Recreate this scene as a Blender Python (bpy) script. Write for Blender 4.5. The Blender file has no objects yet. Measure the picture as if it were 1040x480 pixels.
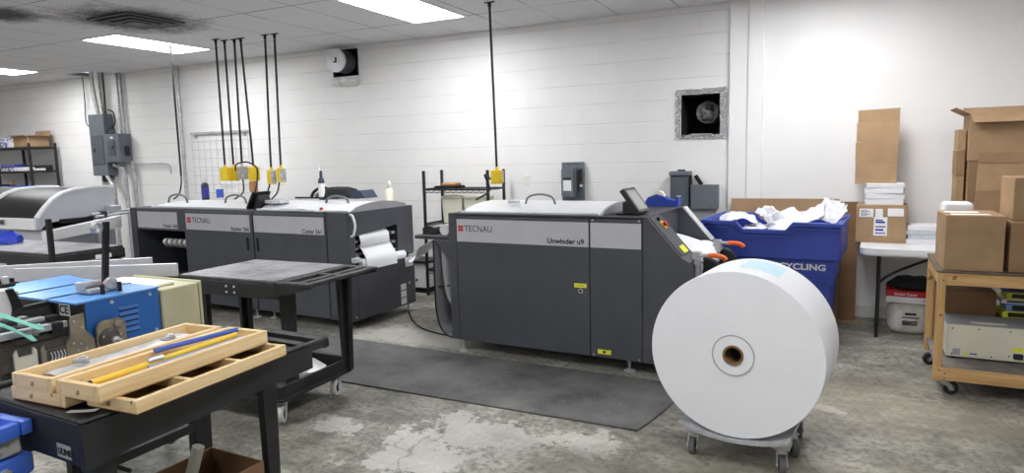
import bpy, bmesh, math, random
from mathutils import Vector, Matrix, Euler
R = math.radians
PI = math.pi
random.seed(7)
scn = bpy.context.scene
col = scn.collection

# ------------------------------------------------------------------ materials
def lin(c):
    out = []
    for v in c:
        v = v / 255.0
        out.append(v / 12.92 if v <= 0.04045 else ((v + 0.055) / 1.055) ** 2.4)
    return out

class NT:
    """small helper round a node tree"""
    def __init__(self, name):
        self.m = bpy.data.materials.new(name)
        self.m.use_nodes = True
        self.t = self.m.node_tree
        self.b = self.t.nodes['Principled BSDF']
    def n(self, typ, **kw):
        nd = self.t.nodes.new(typ)
        for k, v in kw.items():
            if hasattr(nd, k):
                setattr(nd, k, v)
            else:
                nd.inputs[k.replace('_', ' ')].default_value = v
        return nd
    def l(self, a, b):
        self.t.links.new(a, b)
    def coord(self, scale=(1, 1, 1), loc=(0, 0, 0)):
        tc = self.n('ShaderNodeTexCoord')
        mp = self.n('ShaderNodeMapping')
        mp.inputs['Scale'].default_value = scale
        mp.inputs['Location'].default_value = loc
        self.l(tc.outputs['Object'], mp.inputs['Vector'])
        return mp.outputs['Vector']
    def noise(self, vec, scale, detail=4, rough=0.55):
        nd = self.n('ShaderNodeTexNoise')
        nd.inputs['Scale'].default_value = scale
        nd.inputs['Detail'].default_value = detail
        nd.inputs['Roughness'].default_value = rough
        self.l(vec, nd.inputs['Vector'])
        return nd.outputs['Fac']
    def ramp(self, fac, stops):
        r = self.n('ShaderNodeValToRGB')
        e = r.color_ramp.elements
        while len(e) < len(stops):
            e.new(0.5)
        for i, (p, c) in enumerate(stops):
            e[i].position = p
            if isinstance(c, (int, float)):
                e[i].color = (c, c, c, 1)
            else:
                e[i].color = (*lin(c), 1)
        self.l(fac, r.inputs['Fac'])
        return r.outputs['Color']
    def mix(self, fac, a, b, mode='MIX'):
        m = self.n('ShaderNodeMix', data_type='RGBA', blend_type=mode)
        for s, v in ((m.inputs[0], fac), (m.inputs[6], a), (m.inputs[7], b)):
            if hasattr(v, 'is_output'):
                self.l(v, s)
            elif isinstance(v, (int, float)):
                s.default_value = v
            else:
                s.default_value = (*lin(v), 1)
        return m.outputs[2]
    def math(self, op, a, b=None, c=None):
        m = self.n('ShaderNodeMath', operation=op)
        for i, v in enumerate((a, b, c)):
            if v is None:
                continue
            if hasattr(v, 'is_output'):
                self.l(v, m.inputs[i])
            else:
                m.inputs[i].default_value = v
        return m.outputs[0]
    def bump(self, h, strength=0.2, dist=0.01):
        b = self.n('ShaderNodeBump')
        b.inputs['Strength'].default_value = strength
        b.inputs['Distance'].default_value = dist
        self.l(h, b.inputs['Height'])
        self.l(b.outputs['Normal'], self.b.inputs['Normal'])
    def set(self, rough=0.5, metal=0.0, col=None, spec=None):
        self.b.inputs['Roughness'].default_value = rough
        self.b.inputs['Metallic'].default_value = metal
        if spec is not None:
            self.b.inputs['Specular IOR Level'].default_value = spec
        if col is not None:
            if hasattr(col, 'is_output'):
                self.l(col, self.b.inputs['Base Color'])
            else:
                self.b.inputs['Base Color'].default_value = (*lin(col), 1)

M = {}
def simple(name, c, rough=0.5, metal=0.0, var=0.06, scale=9.0, bump=0.0, spec=None):
    """plain coat with a little blotchy variation and optional grain"""
    k = NT(name)
    v = k.coord()
    f = k.noise(v, scale, 5)
    lo = tuple(max(0, x * (1 - var)) for x in c)
    hi = tuple(min(255, x * (1 + var)) for x in c)
    k.set(rough, metal, k.ramp(f, [(0.3, lo), (0.7, hi)]), spec)
    if bump:
        k.bump(k.noise(v, scale * 12, 3), bump, 0.004)
    M[name] = k.m
    return k.m

def emit(name, c, strength):
    k = NT(name)
    k.set(0.5, 0, c)
    k.b.inputs['Emission Color'].default_value = (*lin(c), 1)
    k.b.inputs['Emission Strength'].default_value = strength
    M[name] = k.m

def wood(name, a, b, axis=0, scale=1.0):
    k = NT(name)
    s = [34 * scale] * 3
    s[axis] = 2.6 * scale
    v = k.coord(tuple(s))
    f = k.noise(v, 1.0, 6, 0.6)
    kn = k.noise(k.coord((1, 1, 1)), 17, 1)
    c = k.ramp(f, [(0.3, a), (0.72, b)])
    c = k.mix(k.ramp(kn, [(0.735, 0.0), (0.765, 0.75)]), c, (a[0] * .52, a[1] * .42, a[2] * .32))
    k.set(0.62, 0, c)
    k.bump(f, 0.15, 0.003)
    M[name] = k.m

def card(name, c):
    k = NT(name)
    v = k.coord((1, 1, 1))
    f = k.noise(v, 7, 5)
    st = k.noise(k.coord((2, 2, 160)), 1.0, 1)
    cc = k.ramp(f, [(0.3, tuple(x * 0.93 for x in c)), (0.7, tuple(min(255, x * 1.05) for x in c))])
    k.set(0.8, 0, cc, 0.2)
    k.bump(st, 0.08, 0.002)
    M[name] = k.m

simple('charcoal', (70, 72, 79), 0.5, 0, 0.05, 4, 0.05)
simple('charcoal_dark', (52, 54, 60), 0.5, 0, 0.05, 4)
simple('panel_silver', (193, 193, 198), 0.42, 0.25, 0.02, 3)
simple('black_plastic', (25, 25, 27), 0.45, 0, 0.18, 8, 0.05)
simple('cart_black', (31, 31, 33), 0.5, 0, 0.25, 6, 0.15)
simple('black_matte', (17, 17, 18), 0.8, 0, 0.1)
simple('rubber', (34, 34, 35), 0.8, 0, 0.1, 20)
simple('grey_rubber', (92, 92, 94), 0.65, 0, 0.1, 20)
simple('white_rubber', (205, 203, 200), 0.6, 0, 0.06, 20)
simple('steel', (204, 204, 206), 0.3, 0.6, 0.08, 15)
simple('galvanised', (176, 178, 181), 0.42, 0.35, 0.12, 18)
simple('alu', (205, 207, 210), 0.45, 0.35, 0.05, 10)
simple('cast_metal', (146, 138, 120), 0.48, 0.3, 0.14, 14)
simple('dark_metal', (82, 79, 74), 0.45, 0.35, 0.2, 18)
simple('paper', (226, 227, 231), 0.75, 0, 0.01, 5, 0, 0.25)
simple('waste_white', (212, 213, 219), 0.75, 0, 0.01, 5, 0, 0.2)
simple('paper_core_white', (226, 227, 231), 0.8, 0, 0.01, 5, 0, 0.2)
simple('white_plastic', (226, 227, 230), 0.35, 0, 0.02, 5)
simple('cover_white', (212, 213, 216), 0.3, 0, 0.02, 3)
simple('cover_grey', (150, 151, 156), 0.4, 0, 0.04, 3)
simple('printer_grey', (178, 180, 189), 0.4, 0, 0.03, 3)
simple('cream', (226, 224, 206), 0.5, 0, 0.03, 5)
simple('beige', (196, 192, 158), 0.5, 0, 0.04, 5, 0.05)
simple('instrument_white', (221, 218, 200), 0.45, 0, 0.02, 5)
simple('blue_machine', (38, 101, 178), 0.42, 0, 0.05, 6, 0.06)
simple('blue_lid', (98, 156, 222), 0.25, 0, 0.06, 9)
simple('bin_blue', (46, 68, 158), 0.5, 0, 0.07, 6, 0.06)
simple('tote_blue', (66, 110, 214), 0.42, 0, 0.06, 8, 0.05)
simple('bag_blue', (28, 60, 186), 0.4, 0, 0.15, 14, 0.2)
simple('dispenser_blue', (28, 62, 165), 0.4, 0, 0.04)
simple('yellow', (232, 199, 32), 0.5, 0, 0.05)
simple('pencil_yellow', (236, 200, 64), 0.5, 0, 0.05)
simple('rod_blue', (58, 92, 190), 0.45, 0, 0.05)
simple('rod_pale', (130, 160, 208), 0.45, 0, 0.05)
simple('red', (190, 34, 44), 0.5, 0, 0.05)
simple('orange', (226, 96, 28), 0.45, 0, 0.05)
simple('box_grey', (104, 110, 118), 0.45, 0.15, 0.05, 6)
simple('box_grey_dark', (84, 90, 98), 0.45, 0.15, 0.05, 6)
simple('blackish_blue', (40, 52, 74), 0.5, 0, 0.1)
simple('mint', (136, 216, 196), 0.6, 0, 0.05)
simple('label_white', (232, 232, 232), 0.6, 0, 0.02)
simple('label_grey', (160, 162, 168), 0.5, 0, 0.03)
simple('label_yellow', (226, 226, 60), 0.6, 0, 0.05)
simple('pale_blue', (188, 216, 228), 0.7, 0, 0.04, 20)
simple('ink_black', (30, 30, 32), 0.6, 0, 0.02)
simple('ink_white', (222, 224, 230), 0.6, 0, 0.03)
simple('ink_blue', (52, 58, 150), 0.6, 0, 0.1)
simple('kraft_core', (120, 92, 62), 0.8, 0, 0.1)
simple('inside_dark', (12, 12, 13), 0.9, 0, 0.05)
simple('acetate', (190, 193, 198), 0.25, 0, 0.16, 9)
simple('grid_wire', (196, 196, 198), 0.5, 0, 0.03, 5)
simple('tan', (176, 130, 86), 0.6, 0, 0.06)
simple('wall_white', (233, 232, 231), 0.6, 0, 0.012, 1.5, 0.05)
simple('trim_white', (234, 233, 232), 0.55, 0, 0.012, 1.5)
simple('base_white', (212, 210, 206), 0.6, 0, 0.05, 4)
simple('screen_face', (150, 152, 150), 0.25, 0, 0.04, 5)
simple('bag_white', (214, 212, 206), 0.4, 0, 0.08, 14, 0.4)
simple('grey_stack', (186, 196, 202), 0.7, 0, 0.05, 30)
simple('wood_top', (98, 82, 66), 0.7, 0, 0.15, 10, 0.1)
simple('worn_shelf', (116, 110, 104), 0.7, 0, 0.14, 10, 0.1)
wood('pine_x', (214, 180, 128), (238, 216, 172), 0)
wood('pine_y', (214, 180, 128), (238, 216, 172), 1)
wood('cart_wood_x', (180, 138, 86), (214, 178, 124), 0)
wood('cart_wood_y', (180, 138, 86), (214, 178, 124), 1)
wood('cart_wood_z', (180, 138, 86), (214, 178, 124), 2)
card('cardboard', (166, 137, 106))
card('cardboard_mid', (150, 121, 92))
card('cardboard_dark', (126, 98, 72))
emit('lamp', (250, 251, 252), 9.0)

# foil: crinkled
k = NT('foil'); v = k.coord(); k.set(0.22, 0.75, (225, 225, 228))
k.bump(k.noise(v, 26, 5, 0.75), 1.0, 0.06); M['foil'] = k.m
k = NT('flex_duct'); v = k.coord(); k.set(0.3, 0.9, k.ramp(k.noise(v, 22, 4), [(0.35, (70, 70, 72)), (0.65, (190, 190, 192))]))
k.bump(k.noise(v, 25, 5, 0.7), 1.0, 0.03); M['flex_duct'] = k.m
# clear plastic tub
k = NT('clear_tub'); k.set(0.25, 0, (206, 208, 198)); k.b.inputs['Alpha'].default_value = 0.75; M['clear_tub'] = k.m
# tinted printer window
k = NT('dark_glass'); k.set(0.4, 0, (20, 21, 25)); k.b.inputs['Specular IOR Level'].default_value = 0.25; M['dark_glass'] = k.m
# worn cart deck: grey scuffs on black plastic
k = NT('scuffed_deck'); v = k.coord((1, 1, 1))
f = k.noise(v, 5, 8, 0.7); f2 = k.noise(k.coord((4, 22, 4)), 3, 5, 0.7)
c = k.ramp(f, [(0.32, (92, 92, 95)), (0.62, (158, 158, 163))])
c = k.mix(k.ramp(f2, [(0.5, 0.0), (0.7, 0.5)]), c, (178, 178, 184))
k.set(0.42, 0, c); k.bump(f2, 0.08, 0.003); M['scuffed_deck'] = k.m
k = NT('dusty_black'); v = k.coord()
c = k.ramp(k.noise(v, 9, 7, 0.7), [(0.4, (34, 34, 36)), (0.75, (84, 83, 82))])
k.set(0.55, 0, c); M['dusty_black'] = k.m
# patterned carton, white with blue marks
k = NT('patterned_card'); v = k.coord()
k.set(0.7, 0, k.ramp(k.noise(v, 22, 2), [(0.48, (226, 226, 232)), (0.56, (92, 100, 150))])); M['patterned_card'] = k.m

# concrete block wall, painted white
k = NT('painted_block')
tc = k.n('ShaderNodeTexCoord'); sp = k.n('ShaderNodeSeparateXYZ'); k.l(tc.outputs['Object'], sp.inputs[0])
v = k.coord()
z = k.math('DIVIDE', k.math('SUBTRACT', sp.outputs[2], 1.234), 0.2045)
fr = k.math('FRACT', k.math('ADD', z, 0.5))
dz = k.math('ABSOLUTE', k.math('SUBTRACT', fr, 0.5))            # 0 on a bed joint
row = k.math('FLOOR', z)
xo = k.math('ADD', k.math('DIVIDE', sp.outputs[0], 0.409), k.math('MULTIPLY', row, 0.5))
dx = k.math('ABSOLUTE', k.math('SUBTRACT', k.math('FRACT', xo), 0.5))
jz = k.ramp(dz, [(0.0, 1.0), (0.035, 0.0)])
jx = k.ramp(dx, [(0.0, 0.35), (0.012, 0.0)])
brk = k.ramp(k.noise(k.coord((2.2, 1, 9)), 1.3, 4), [(0.35, 0.25), (0.6, 1.0)])
j = k.mix(1.0, k.mix(1.0, jz, jx, 'LIGHTEN'), brk, 'MULTIPLY')
base = k.ramp(k.noise(v, 1.3, 5), [(0.3, (229, 228, 227)), (0.7, (238, 237, 236))])
c = k.mix(k.math('MULTIPLY', j, 0.40), base, (160, 159, 158))
k.set(0.55, 0, c)
h = k.math('SUBTRACT', k.math('MULTIPLY', k.noise(v, 60, 4), 0.25), j)
k.bump(h, 0.5, 0.006); M['painted_block'] = k.m

# ceiling tiles
k = NT('ceiling_tile')
tc = k.n('ShaderNodeTexCoord'); sp = k.n('ShaderNodeSeparateXYZ'); k.l(tc.outputs['Object'], sp.inputs[0])
v = k.coord()
def joint(o, off, step, wd):
    f = k.math('FRACT', k.math('ADD', k.math('DIVIDE', k.math('SUBTRACT', o, off), step), 0.5))
    d = k.math('MULTIPLY', k.math('ABSOLUTE', k.math('SUBTRACT', f, 0.5)), step)
    return k.ramp(d, [(0.0, 1.0), (wd, 1.0), (wd * 1.5, 0.0)])
jj = k.mix(1.0, joint(sp.outputs[0], -1.42, 0.6096, 0.004), joint(sp.outputs[1], 5.985, 1.2192, 0.006), 'LIGHTEN')
wob = k.ramp(k.noise(v, 1.5, 3), [(0.35, 0.25), (0.65, 1.0)])
jj = k.mix(1.0, jj, wob, 'MULTIPLY')
sp_ = k.ramp(k.noise(v, 90, 2), [(0.33, (200, 199, 202)), (0.45, (222, 221, 224))])
c = k.mix(k.math('MULTIPLY', jj, 0.95), sp_, (70, 70, 72))
# soot blown onto the tiles round the air diffuser
def soot(cx, cy, sx, sy, amt, rot=0.0):
    tc2 = k.n('ShaderNodeTexCoord'); mp = k.n('ShaderNodeMapping')
    mp.vector_type = 'TEXTURE'
    mp.inputs['Location'].default_value = (cx, cy, 0); mp.inputs['Scale'].default_value = (sx, sy, 1)
    mp.inputs['Rotation'].default_value = (0, 0, rot)
    k.l(tc2.outputs['Object'], mp.inputs[0])
    s2 = k.n('ShaderNodeSeparateXYZ'); k.l(mp.outputs[0], s2.inputs[0])
    d = k.math('SQRT', k.math('ADD', k.math('POWER', s2.outputs[0], 2.0), k.math('POWER', s2.outputs[1], 2.0)))
    d = k.math('ADD', d, k.math('MULTIPLY', k.math('SUBTRACT', k.noise(v, 5.0, 5, 0.7), 0.5), 0.9))
    d = k.math('ADD', d, k.math('MULTIPLY', k.math('SUBTRACT', k.noise(v, 45, 3, 0.7), 0.5), 0.7))
    return k.math('MULTIPLY', k.ramp(d, [(0.42, 1.0), (1.12, 0.0)]), amt)
c = k.mix(soot(-6.18, 4.46, 0.72, 0.80, 0.95), c, (44, 43, 44))
c = k.mix(soot(-6.9, 3.62, 0.5, 0.45, 0.9), c, (52, 50, 50))
k.set(0.85, 0, c, 0.1); k.bump(k.noise(v, 70, 3), 0.25, 0.004); M['ceiling_tile'] = k.m

# concrete floor
k = NT('concrete_floor'); v = k.coord()
big = k.noise(v, 0.9, 8, 0.62); mid = k.noise(v, 3.2, 8, 0.68); fine = k.noise(v, 26, 6, 0.7)
streak = k.noise(k.coord((0.8, 3.4, 1)), 2.2, 6, 0.65)
c = k.ramp(big, [(0.36, (112, 110, 101)), (0.5, (152, 149, 138)), (0.64, (190, 187, 175))])
c = k.mix(k.ramp(mid, [(0.44, 0.0), (0.6, 0.7)]), c, (98, 97, 89))
c = k.mix(k.ramp(streak, [(0.52, 0.0), (0.68, 0.55)]), c, (190, 185, 172))
c = k.mix(k.ramp(fine, [(0.38, 0.75), (0.54, 0.0)]), c, (82, 80, 72))
# flakes of old pale paint
def patch(cx, cy, sx, sy, rot, lo=0.45, hi=0.52, amp=1.6):
    tc2 = k.n('ShaderNodeTexCoord'); mp = k.n('ShaderNodeMapping'); mp.vector_type = 'TEXTURE'
    mp.inputs['Location'].default_value = (cx, cy, 0); mp.inputs['Scale'].default_value = (sx, sy, 1)
    mp.inputs['Rotation'].default_value = (0, 0, rot)
    k.l(tc2.outputs['Object'], mp.inputs[0])
    s2 = k.n('ShaderNodeSeparateXYZ'); k.l(mp.outputs[0], s2.inputs[0])
    d = k.math('SQRT', k.math('ADD', k.math('POWER', s2.outputs[0], 2.0), k.math('POWER', s2.outputs[1], 2.0)))
    n1 = k.math('MULTIPLY', k.math('SUBTRACT', k.noise(v, 4.2, 8, 0.68), 0.5), amp * 1.8)
    n2 = k.math('MULTIPLY', k.math('SUBTRACT', k.noise(v, 14.0, 6, 0.7), 0.5), amp * 0.8)
    d = k.math('ADD', k.math('MULTIPLY', d, 0.62), k.math('ADD', n1, n2))
    return k.ramp(d, [(lo, 1.0), (hi, 0.0)])
pale = (204, 202, 194)
for a in ((-1.75, 3.1, 0.42, 0.34, -0.3), (-1.95, 2.75, 0.34, 0.30, 0.2), (-1.2, 3.25, 0.26, 0.14, 0.0), (-2.6, 2.9, 0.2, 0.14, 0.3), (0.02, 4.25, 0.10, 0.05, -.5)):
    c = k.mix(k.math('MULTIPLY', patch(*a), 0.62), c, pale)
c = k.mix(k.math('MULTIPLY', patch(-3.1, 4.75, 1.1, 0.3, 0.1, 0.4, 0.7, 0.7), 0.75), c, (190, 188, 180))
c = k.mix(k.math('MULTIPLY', patch(-0.2, 2.9, 0.8, 0.5, 0.2, 0.1, 1.0, 0.9), 0.5), c, (186, 176, 154))
c = k.mix(k.math('MULTIPLY', patch(0.25, 4.5, 0.7, 0.45, 0.1, 0.1, 1.0, 1.0), 0.4), c, (182, 172, 152))
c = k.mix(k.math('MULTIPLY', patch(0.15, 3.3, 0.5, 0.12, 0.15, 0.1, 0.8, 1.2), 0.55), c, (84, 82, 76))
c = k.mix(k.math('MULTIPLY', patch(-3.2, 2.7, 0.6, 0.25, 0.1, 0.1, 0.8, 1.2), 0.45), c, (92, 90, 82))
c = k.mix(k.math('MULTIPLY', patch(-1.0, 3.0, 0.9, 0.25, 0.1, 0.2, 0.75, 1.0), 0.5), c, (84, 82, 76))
# hairline cracks
vo = k.n('ShaderNodeTexVoronoi', feature='DISTANCE_TO_EDGE'); vo.inputs['Scale'].default_value = 0.55
dv = k.n('ShaderNodeVectorMath', operation='ADD')
nz = k.n('ShaderNodeTexNoise'); nz.inputs['Scale'].default_value = 2.5; nz.inputs['Detail'].default_value = 5
k.l(v, nz.inputs['Vector']); k.l(v, dv.inputs[0]); k.l(nz.outputs['Color'], dv.inputs[1]); k.l(dv.outputs[0], vo.inputs['Vector'])
c = k.mix(k.ramp(vo.outputs['Distance'], [(0.0, 0.6), (0.006, 0.0)]), c, (70, 68, 64))
ro = k.ramp(mid, [(0.3, 0.38), (0.7, 0.62)])
k.set(0.5, 0, c); k.l(ro, k.b.inputs['Roughness']); k.bump(mid, 0.12, 0.01); M['concrete_floor'] = k.m

# anti-fatigue mat
k = NT('mat_black'); v = k.coord()
c = k.ramp(k.noise(v, 2.4, 7, 0.65), [(0.32, (62, 62, 63)), (0.68, (112, 111, 109))])
c = k.mix(k.ramp(k.noise(v, 17, 6, 0.7), [(0.55, 0.0), (0.72, 0.5)]), c, (124, 122, 119))
c = k.mix(k.ramp(k.noise(v, 60, 3, 0.7), [(0.66, 0.0), (0.72, 0.8)]), c, (156, 154, 150))
k.set(0.62, 0, c); k.bump(k.noise(v, 120, 2), 0.2, 0.002); M['mat_black'] = k.m

# ------------------------------------------------------------------ mesh helpers
def nb():
    return bmesh.new()

def box(bm, x0, x1, y0, y1, z0, z1, bev=0.0, mat=None, seg=1):
    m = Matrix.Translation(((x0 + x1) / 2, (y0 + y1) / 2, (z0 + z1) / 2)) @ Matrix.Diagonal((abs(x1 - x0), abs(y1 - y0), abs(z1 - z0), 1))
    r = bmesh.ops.create_cube(bm, size=1, matrix=m)
    vs = r['verts']
    if bev:
        es = list({e for v in vs for e in v.link_edges})
        rr = bmesh.ops.bevel(bm, geom=es, offset=bev, segments=seg, affect='EDGES', profile=0.5)
        vs = list({v for f in rr['faces'] for v in f.verts} | {v for v in vs if v.is_valid})
    if mat is not None:
        bmesh.ops.transform(bm, matrix=mat, verts=[v for v in vs if v.is_valid])
    return bm

def hexa(bm, bot, top):
    """solid from two matching polygons"""
    b = [bm.verts.new(p) for p in bot]; t = [bm.verts.new(p) for p in top]
    n = len(b)
    bm.faces.new(b[::-1]); bm.faces.new(t)
    for i in range(n):
        bm.faces.new((b[i], b[(i + 1) % n], t[(i + 1) % n], t[i]))
    return bm

def prism(bm, poly, axis, a, b):
    def P(q, c):
        return {'x': (c, q[0], q[1]), 'y': (q[0], c, q[1]), 'z': (q[0], q[1], c)}[axis]
    return hexa(bm, [P(q, a) for q in poly], [P(q, b) for q in poly])

def cyl(bm, p0, p1, r, seg=16, r2=None, caps=True):
    p0 = Vector(p0); p1 = Vector(p1); d = p1 - p0
    q = Vector((0, 0, 1)).rotation_difference(d.normalized()).to_matrix().to_4x4()
    m = Matrix.Translation((p0 + p1) / 2) @ q
    bmesh.ops.create_cone(bm, cap_ends=caps, segments=seg, radius1=r, radius2=r if r2 is None else r2, depth=d.length, matrix=m)
    return bm

def lathe(bm, prof, p, axis=(0, 0, 1), seg=24):
    """profile of (radius, height) turned about an axis through p"""
    q = Vector((0, 0, 1)).rotation_difference(Vector(axis).normalized()).to_matrix()
    rings = []
    for r, h in prof:
        if r < 1e-6:
            rings.append([bm.verts.new(Vector(p) + q @ Vector((0, 0, h)))])
        else:
            rings.append([bm.verts.new(Vector(p) + q @ Vector((r * math.cos(2 * PI * i / seg), r * math.sin(2 * PI * i / seg), h))) for i in range(seg)])
    for a, b in zip(rings, rings[1:]):
        for i in range(seg):
            j = (i + 1) % seg
            if len(a) == 1 and len(b) == 1:
                continue
            if len(a) == 1:
                bm.faces.new((a[0], b[j], b[i]))
            elif len(b) == 1:
                bm.faces.new((a[i], a[j], b[0]))
            else:
                bm.faces.new((a[i], a[j], b[j], b[i]))
    return bm

def smooth_pts(pts, n=6):
    pts = [Vector(p) for p in pts]
    if len(pts) < 3:
        return pts
    out = []
    P = [pts[0] * 2 - pts[1]] + pts + [pts[-1] * 2 - pts[-2]]
    for i in range(1, len(P) - 2):
        a, b, c, d = P[i - 1:i + 3]
        for s in range(n):
            t = s / n
            out.append(0.5 * ((2 * b) + (c - a) * t + (2 * a - 5 * b + 4 * c - d) * t * t + (3 * b - a - 3 * c + d) * t ** 3))
    out.append(pts[-1])
    return out

def tube(bm, pts, r, seg=8, n=6, smooth=True):
    pts = smooth_pts(pts, n) if smooth else [Vector(p) for p in pts]
    up = None; prev = None
    for i, p in enumerate(pts):
        t = (pts[min(i + 1, len(pts) - 1)] - pts[max(i - 1, 0)]).normalized()
        if up is None:
            up = t.orthogonal().normalized()
        up = (up - t * up.dot(t)).normalized()
        sd = t.cross(up)
        ring = [bm.verts.new(p + (up * math.cos(2 * PI * k / seg) + sd * math.sin(2 * PI * k / seg)) * r) for k in range(seg)]
        if prev:
            for k in range(seg):
                bm.faces.new((prev[k], prev[(k + 1) % seg], ring[(k + 1) % seg], ring[k]))
        else:
            bm.faces.new(ring[::-1])
        prev = ring
    bm.faces.new(prev)
    return bm

def sheet(bm, nx, ny, f, th=0.0):
    """grid sheet f(u,v); th > 0 gives it thickness along the local normal"""
    g = [[bm.verts.new(f(i / nx, j / ny)) for j in range(ny + 1)] for i in range(nx + 1)]
    fs = [bm.faces.new((g[i][j], g[i + 1][j], g[i + 1][j + 1], g[i][j + 1])) for i in range(nx) for j in range(ny)]
    if th:
        bmesh.ops.recalc_face_normals(bm, faces=fs)
        bmesh.ops.solidify(bm, geom=fs, thickness=th)
    return bm

def rrect(x0, x1, y0, y1, r, n=4):
    out = []
    for cx, cy, a in ((x1 - r, y1 - r, 0), (x0 + r, y1 - r, 90), (x0 + r, y0 + r, 180), (x1 - r, y0 + r, 270)):
        for i in range(n + 1):
            t = R(a + 90 * i / n)
            out.append((cx + r * math.cos(t), cy + r * math.sin(t)))
    return out

def obj(name, bm, mat, parent=None, ang=35):
    if isinstance(bm, bmesh.types.BMesh):
        bmesh.ops.recalc_face_normals(bm, faces=bm.faces)
        me = bpy.data.meshes.new(name)
        bm.to_mesh(me); bm.free()
    else:
        me = bm
    me.name = name
    for p in me.polygons:
        p.use_smooth = True
    me.set_sharp_from_angle(angle=R(ang))
    if mat:
        me.materials.clear(); me.materials.append(M[mat])
    o = bpy.data.objects.new(name, me)
    col.objects.link(o)
    if parent is not None:
        o.parent = parent
    return o

def tag(o, label, cat, group=None, kind=None):
    o['label'] = label; o['category'] = cat
    if group: o['group'] = group
    if kind: o['kind'] = kind
    return o

def thing(name, label, cat, loc=(0, 0, 0), rz=0.0, group=None):
    o = bpy.data.objects.new(name, None); col.objects.link(o)
    o.empty_display_size = 0.1
    o.location = loc; o.rotation_euler = (0, 0, R(rz))
    return tag(o, label, cat, group)

def one(name, bm, mat, label, cat, loc=(0, 0, 0), rz=0.0, group=None, rot=None):
    o = obj(name, bm, mat)
    o.location = loc
    o.rotation_euler = rot if rot else (0, 0, R(rz))
    return tag(o, label, cat, group)

def structure(name, bm, mat):
    o = obj(name, bm, mat); o['kind'] = 'structure'
    return o

def dup(root, loc, rz=None, label=None):
    c = root.copy(); col.objects.link(c); c.location = loc
    if rz is not None: c.rotation_euler = (0, 0, R(rz))
    if label: c['label'] = label
    for ch in root.children:
        d = ch.copy(); col.objects.link(d); d.parent = c
        for g in ch.children:
            e = g.copy(); col.objects.link(e); e.parent = d
    return c

def text(s, size, mat, parent, loc, rot=(90, 0, 0), name='lettering', align='LEFT', sx=1.0, bold=0.0, depth=0.0006):
    cu = bpy.data.curves.new('lettering', 'FONT')
    cu.body = s; cu.size = size; cu.align_x = align; cu.extrude = depth; cu.offset = bold; cu.resolution_u = 3
    tmp = bpy.data.objects.new('lettering_source', cu); col.objects.link(tmp)
    dg = bpy.context.evaluated_depsgraph_get()
    me = bpy.data.meshes.new_from_object(tmp.evaluated_get(dg))
    bpy.data.objects.remove(tmp); bpy.data.curves.remove(cu)
    o = obj(name, me, mat, parent)
    o.location = loc; o.rotation_euler = tuple(R(a) for a in rot); o.scale = (sx, 1, 1)
    return o

def decal(name, parent, mat, axis, c, a0, a1, b0, b1, th=0.0015):
    bm = nb()
    if axis == 'y': box(bm, a0, a1, c - th, c, b0, b1)
    elif axis == 'x': box(bm, c, c + th, a0, a1, b0, b1)
    else: box(bm, a0, a1, b0, b1, c, c + th)
    return obj(name, bm, mat, parent)

def caster(parent, x, y, r, w, top, ang=0.0, tyre='rubber', fork='steel', trail=0.03):
    """swivel caster: fork with a wheel and hub under it"""
    q = Matrix.Translation((x, y, 0)) @ Matrix.Rotation(R(ang), 4, 'Z')
    bm = nb()
    box(bm, -0.028, 0.028, -0.028, 0.028, top - 0.008, top, 0.002)
    cyl(bm, (0, 0, top - 0.026), (0, 0, top - 0.008), 0.02, 14)
    for s in (-1, 1):
        yy = s * (w / 2 + 0.006)
        hexa(bm, [(-0.02, yy - 0.002, top - 0.02), (0.02, yy - 0.002, top - 0.02), (trail + 0.012, yy - 0.002, r - 0.01), (trail - 0.012, yy - 0.002, r - 0.01)],
             [(-0.02, yy + 0.002, top - 0.02), (0.02, yy + 0.002, top - 0.02), (trail + 0.012, yy + 0.002, r - 0.01), (trail - 0.012, yy + 0.002, r - 0.01)])
    box(bm, -0.02, 0.02, -w / 2 - 0.008, w / 2 + 0.008, top - 0.03, top - 0.022)
    cyl(bm, (trail, -w / 2 - 0.012, r), (trail, w / 2 + 0.012, r), 0.006, 10)
    bmesh.ops.transform(bm, matrix=q, verts=bm.verts)
    f = obj('caster', bm, fork, parent)
    bm = nb()
    lathe(bm, [(r * 0.55, -w / 2), (r * 0.9, -w / 2), (r, -w / 3), (r, w / 3), (r * 0.9, w / 2), (r * 0.55, w / 2), (r * 0.55, -w / 2)], (trail, 0, r), (0, 1, 0), 24)
    bmesh.ops.transform(bm, matrix=q, verts=bm.verts)
    obj('wheel', bm, tyre, f)
    bm = nb()
    cyl(bm, (trail, -w / 2 + 0.003, r), (trail, w / 2 - 0.003, r), r * 0.56, 20)
    cyl(bm, (trail, -w / 2 - 0.003, r), (trail, w / 2 + 0.003, r), r * 0.25, 12)
    bmesh.ops.transform(bm, matrix=q, verts=bm.verts)
    obj('hub', bm, 'rubber' if tyre != 'rubber' else 'grey_rubber', f)
    return f

def foot(parent, x, y, top):
    bm = nb()
    lathe(bm, [(0, 0), (0.042, 0), (0.042, 0.006), (0.02, 0.018), (0.009, 0.022), (0.009, top), (0, top)], (x, y, 0))
    cyl(bm, (x, y, top - 0.03), (x, y, top - 0.018), 0.017, 6)
    return obj('levelling_foot', bm, 'steel', parent)

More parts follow.
